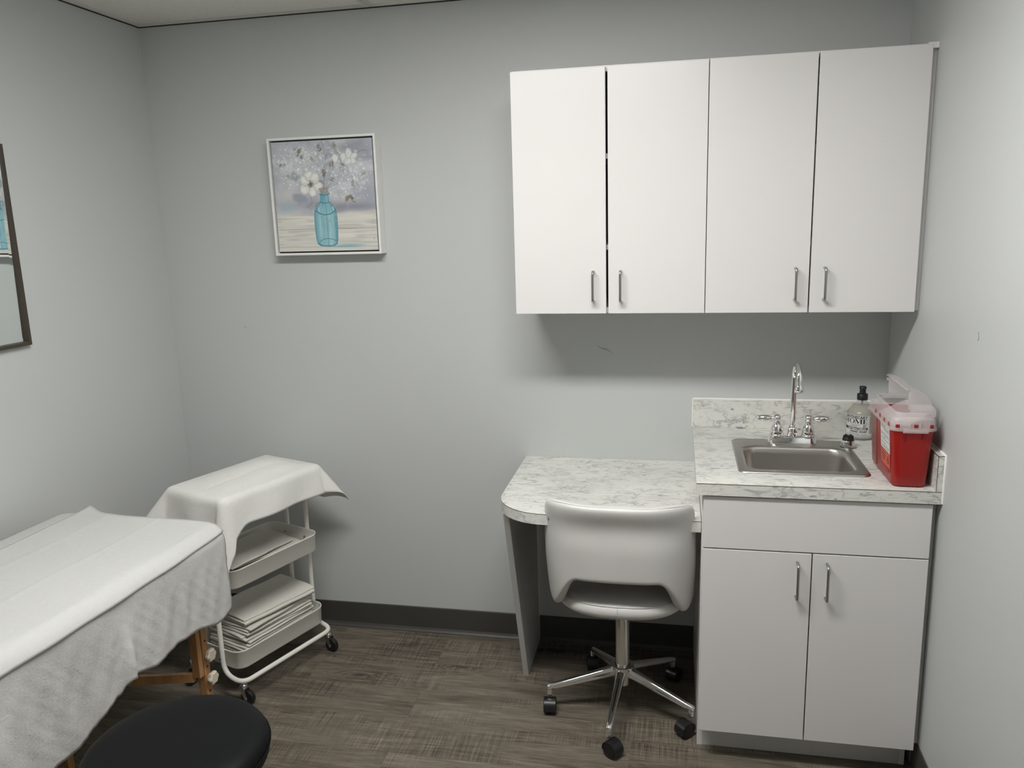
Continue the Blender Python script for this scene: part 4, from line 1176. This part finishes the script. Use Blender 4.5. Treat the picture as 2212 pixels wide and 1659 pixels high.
# ------------------------------------------------------------------ treatment table
TA = math.radians(4.2); TD = Vector((math.sin(TA), math.cos(TA), 0)); TP = Vector((math.cos(TA), -math.sin(TA), 0))   # TD toward the back wall, TP toward the room
TO = Vector((-2.066, -.842, 0))          # near corner of the pad's head end (its room side), table runs to -TD
def T(l, w, z): return TO-TD*l-TP*w+Vector((0, 0, z))    # l from head end toward the door, w from room side toward the wall
TW, TL, TZ = .56, 1.68, .790
tb = thing('treatment_table', 'folding treatment table with beech wood legs, covered by white sheets', 'table', T(TL/2, TW/2, 0))
bm = B()
def padring(ins, z): return [T(y, x, z) for x, y in rrect(ins, TW-ins, ins, TL-ins, max(.030, ins+.002), 8)]
loft(bm, [padring(.006, TZ-.072), padring(0, TZ-.066), padring(0, TZ-.046), padring(.003, TZ-.032), padring(.009, TZ-.020), padring(.019, TZ-.010), padring(.032, TZ-.0035), padring(.055, TZ-.0005)])
obj('pad', bm, 'black_vinyl', tb, smooth=50, label='black vinyl pad')
bm = B(); prism(bm, [tuple(T(.02, .02, 0).xy), tuple(T(TL-.02, .02, 0).xy), tuple(T(TL-.02, TW-.02, 0).xy), tuple(T(.02, TW-.02, 0).xy)], 'z', TZ-.150, TZ-.0725)
obj('apron', bm, 'beech_wood', tb)
def tbox(bm, l0, l1, w0, w1, z0, z1, bev=.002):
    q = B(); box(q, l0, l1, w0, w1, z0, z1, bev)
    for v in q.verts: v.co = T(v.co.x, v.co.y, v.co.z)
    bmesh.ops.recalc_face_normals(q, faces=q.faces[:]); merge(bm, q)
for li, l in enumerate((.105, TL-.145)):
    l0 = l
    for wi, w_ in enumerate((.060, TW-.060)):
        l = l0+(.135 if wi else 0)
        bm = B(); tbox(bm, l+.002, l+.020, w_, w_+.028, .330 if wi == 0 else .33, TZ-.075); lg = obj('leg', bm, 'beech_wood', tb)
        bm = B(); tbox(bm, l-.024, l+.0015, w_-.004, w_+.024, .012, .62); ex = obj('leg_extension', bm, 'beech_wood', lg)
        bm = B(); tbox(bm, l-.026, l+.003, w_-.005, w_+.025, .0, .013, .002); obj('foot', bm, 'black_rubber', ex)
        if wi == 0:
            bm = B()
            bm.free()
            for z_ in (.530, .485, .440, .355, .272, .20):
                bm = B(); p = T(l-.012, w_-.0042, z_); cyl(bm, p-TP*.0005, p+TP*.0006, .0035, 10)
                obj('adjustment_hole', bm, 'label_black', ex)
            for z_ in (.395, .318):
                bm = B(); p = T(l-.012, w_-.004, z_); n_ = 36; rings = []
                for (o_, r_) in ((.0, .008), (.008, .008), (.0085, .017), (.012, .0195), (.020, .0195), (.0235, .016), (.0238, .004)):
                    rings.append([p+TP*o_+TD*(r_*(1+.10*math.cos(6*q))*math.cos(q))+Vector((0, 0, r_*(1+.10*math.cos(6*q))*math.sin(q))) for q in [2*PI*m/n_ for m in range(n_)]])
                loft(bm, rings); obj('knob', bm, 'cream_plastic', ex, smooth=40)
    l = l0; bm = B()
    loft(bm, [[T(l+.004+dl, .0885 if k_ == 0 else TW-.0605, z_)-TD*(.135 if k_ else 0) for dl, z_ in ((0, .312), (.014, .312), (.014, .340), (0, .340))] for k_ in (0, 1)])
    obj('crossbar', bm, 'beech_wood', tb)

# under sheet: covers the pad and hangs down on the room side
ZS = TZ+.0030
RS = .045
def over_edge(d, z0, rr, beta=.03):
    """path over a rounded edge: returns outward offset, drop"""
    arc = rr*(PI/2-beta)
    if d < arc: a = d/rr; return rr*math.sin(a), rr*(1-math.cos(a))
    a = PI/2-beta; return rr*math.sin(a)+(d-arc)*math.sin(beta), rr*(1-math.cos(a))+(d-arc)*math.cos(beta)
def under_sheet():
    bm = B(); nL, nWd = 150, 96; G = []
    for i in range(nL+1):
        l = .022+(TL-.07)*i/nL; row = []
        # length of the hang varies along the table, with pleats
        hem = .270+.010*math.sin(l*9+.5)+.012*math.sin(l*23)-.012*math.exp(-((l-.30)/.05)**2)+.030*smoothstep((l-.475)/.02)-.0
        if l < .10: hem = .274+(hem-.274)*smoothstep(l/.10)
        hem += .034*smoothstep((l-.50)/.25)
        for j in range(nWd+1):
            far = .052-.040*smoothstep(l/1.3); q = -far+(TW+far-RS+hem+.02)*j/nWd       # from wall side to the hem
            w_ = (TW+.0)-q-.0                            # w decreasing toward the room side
            if w_ > RS:
                if w_ > TW-.02:
                    e_ = w_-(TW-.02); row.append(bm.verts.new(T(l, TW-.02+e_*.93, ZS-.10*e_)))
                else:
                    row.append(bm.verts.new(T(l, w_, ZS)))
                continue
            d = RS-w_
            out, dn = over_edge(d, ZS, RS+.002, .022)
            hang = max(0, d-.08)
            k_ = smoothstep(hang/.16)
            pl_ = (.006*math.sin(l*16+.8)+.003*math.sin(l*37+2)+.002*math.sin(l*71+d*20))*smoothstep(l/.15)
            # a sharp pleat
            pl_ += .020*math.exp(-((l-.463)/.016)**2)-.010*math.exp(-((l-.50)/.02)**2)+.012*math.exp(-((l-.24)/.02)**2)
            crumple = .0022*math.sin(l*120+d*50)*math.sin(d*90+l*33)
            row.append(bm.verts.new(T(l+.004*math.sin(d*18+l*5)*k_+.012*k_*math.exp(-l/.05), RS-out-pl_*k_-crumple*smoothstep(hang/.05), ZS-dn)))
        G.append(row)
    for i in range(nL):
        for j in range(nWd): bm.faces.new((G[i][j], G[i+1][j], G[i+1][j+1], G[i][j+1]))
    bmesh.ops.recalc_face_normals(bm, faces=bm.faces[:])
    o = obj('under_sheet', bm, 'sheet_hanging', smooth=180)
    so = o.modifiers.new('s', 'SOLIDIFY'); so.thickness = .0012; so.offset = 0
    tag(o, 'white disposable lower sheet hanging down the side of the treatment table, wrinkled', 'sheet')
    recenter(o, T(TL/2, TW/2, ZS))
under_sheet()
def top_sheet():
    bm = B(); nL, nWd = 120, 80; G = []
    z0 = ZS+.0030
    for i in range(nL+1):
        row = []
        for j in range(nWd+1):
            f = j/nWd                       # 0 wall side, 1 room side edge
            w_far = TW-.034; tot = w_far-RS+.070-.020*math.exp(-(i/nL*TL)/.30)
            q = tot*f
            # head-end edge wanders: reaches farther at the wall side
            lh = .024-.038*math.exp(-((f-.0)/.10)**2)+.012*math.exp(-((f-.30)/.18)**2)-.006*math.sin(f*9)
            l = lh+(TL-.10-lh)*(i/nL)
            w_ = w_far-q
            liftz = .0016*math.sin(l*14+f*3)+.0020*math.exp(-((w_-.22)/.008)**2)+.0016*math.exp(-((w_-.405)/.008)**2)
            near = math.exp(-(i/nL*(TL))/.05)
            liftz += .006*near*math.sin(f*PI)+.010*math.exp(-f/.05)*near
            if w_ > RS: row.append(bm.verts.new(T(l, w_, z0+liftz)))
            else:
                d = RS-w_; out, dn = over_edge(d, z0, RS+.007, .10)
                row.append(bm.verts.new(T(l, RS-out-.0015*math.sin(l*30)*(d/.07)-.003*(d/.07)**2, z0-dn+liftz*.3)))
        G.append(row)
    for i in range(nL):
        for j in range(nWd): bm.faces.new((G[i][j], G[i+1][j], G[i+1][j+1], G[i][j+1]))
    bmesh.ops.recalc_face_normals(bm, faces=bm.faces[:])
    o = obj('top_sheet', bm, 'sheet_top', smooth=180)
    so = o.modifiers.new('s', 'SOLIDIFY'); so.thickness = .0014; so.offset = 0
    tag(o, 'smooth white top sheet lying along the treatment table', 'sheet')
    recenter(o, T(TL/2, TW/2, z0))
top_sheet()

# ------------------------------------------------------------------ black stool
SX_, SY_, SZ_ = -1.812, -1.528, .560
sl = thing('stool', 'round black vinyl swivel stool in front of the treatment table', 'stool', (SX_, SY_, 0))
rs = .203
bm = B(); lathe(bm, [(.02, SZ_-.078), (.165, SZ_-.078), (.188, SZ_-.074), (rs-.003, SZ_-.062), (rs, SZ_-.045), (rs-.0005, SZ_-.034), (rs-.004, SZ_-.022), (rs-.013, SZ_-.010), (rs-.032, SZ_-.0025), (rs-.07, SZ_+.0015), (rs-.13, SZ_+.003), (.01, SZ_+.003)], 64, (SX_, SY_, 0))
s_ = obj('seat', bm, 'black_vinyl', sl, smooth=180, sub=1)
bm = B(); n_ = 72; pp = [(SX_+(rs+.0004)*math.cos(2*PI*i/n_), SY_+(rs+.0004)*math.sin(2*PI*i/n_), SZ_-.036) for i in range(n_+1)]; tube(bm, pp, .0014, 6, False); obj('seam', bm, 'black_vinyl', s_, smooth=180)
bm = B(); lathe(bm, [(.02, .10), (.024, .11), (.024, .28), (.014, .285), (.014, .46), (.05, .465), (.06, .471), (.02, .4715)], 28, (SX_, SY_, 0)); obj('column', bm, 'chrome', sl, smooth=50)
for k in range(5):
    a = math.radians(20+72*k); d = Vector((math.cos(a), math.sin(a), 0)); c0 = Vector((SX_, SY_, 0))
    bm = B(); tube(bm, [c0+d*.018+Vector((0, 0, .125)), c0+d*.12+Vector((0, 0, .108)), c0+d*.235+Vector((0, 0, .078))], [.015, .013, .010], 14); obj('leg', bm, 'chrome', sl, smooth=60)
    p = c0+d*.230
    bm = B(); cyl(bm, p+Vector((0, 0, .045)), p+Vector((0, 0, .072)), .006, 10)
    q = B()
    for s in (-1, 1): lathe(q, [(.004, s*.003), (.024, s*.003), (.025, s*.006), (.025, s*.018), (.022, s*.020), (.004, s*.020)], 22, (0, 0, 0), 'x')
    M = Matrix.Rotation(a+.7, 4, 'Z'); M.translation = p+Vector((0, 0, .0252)); xf(q, M); merge(bm, q)
    obj('caster', bm, 'black_plastic', sl, smooth=40)

# things that are one mesh or an empty never keep a scene-level transform of their own beyond location
bpy.context.view_layer.update()
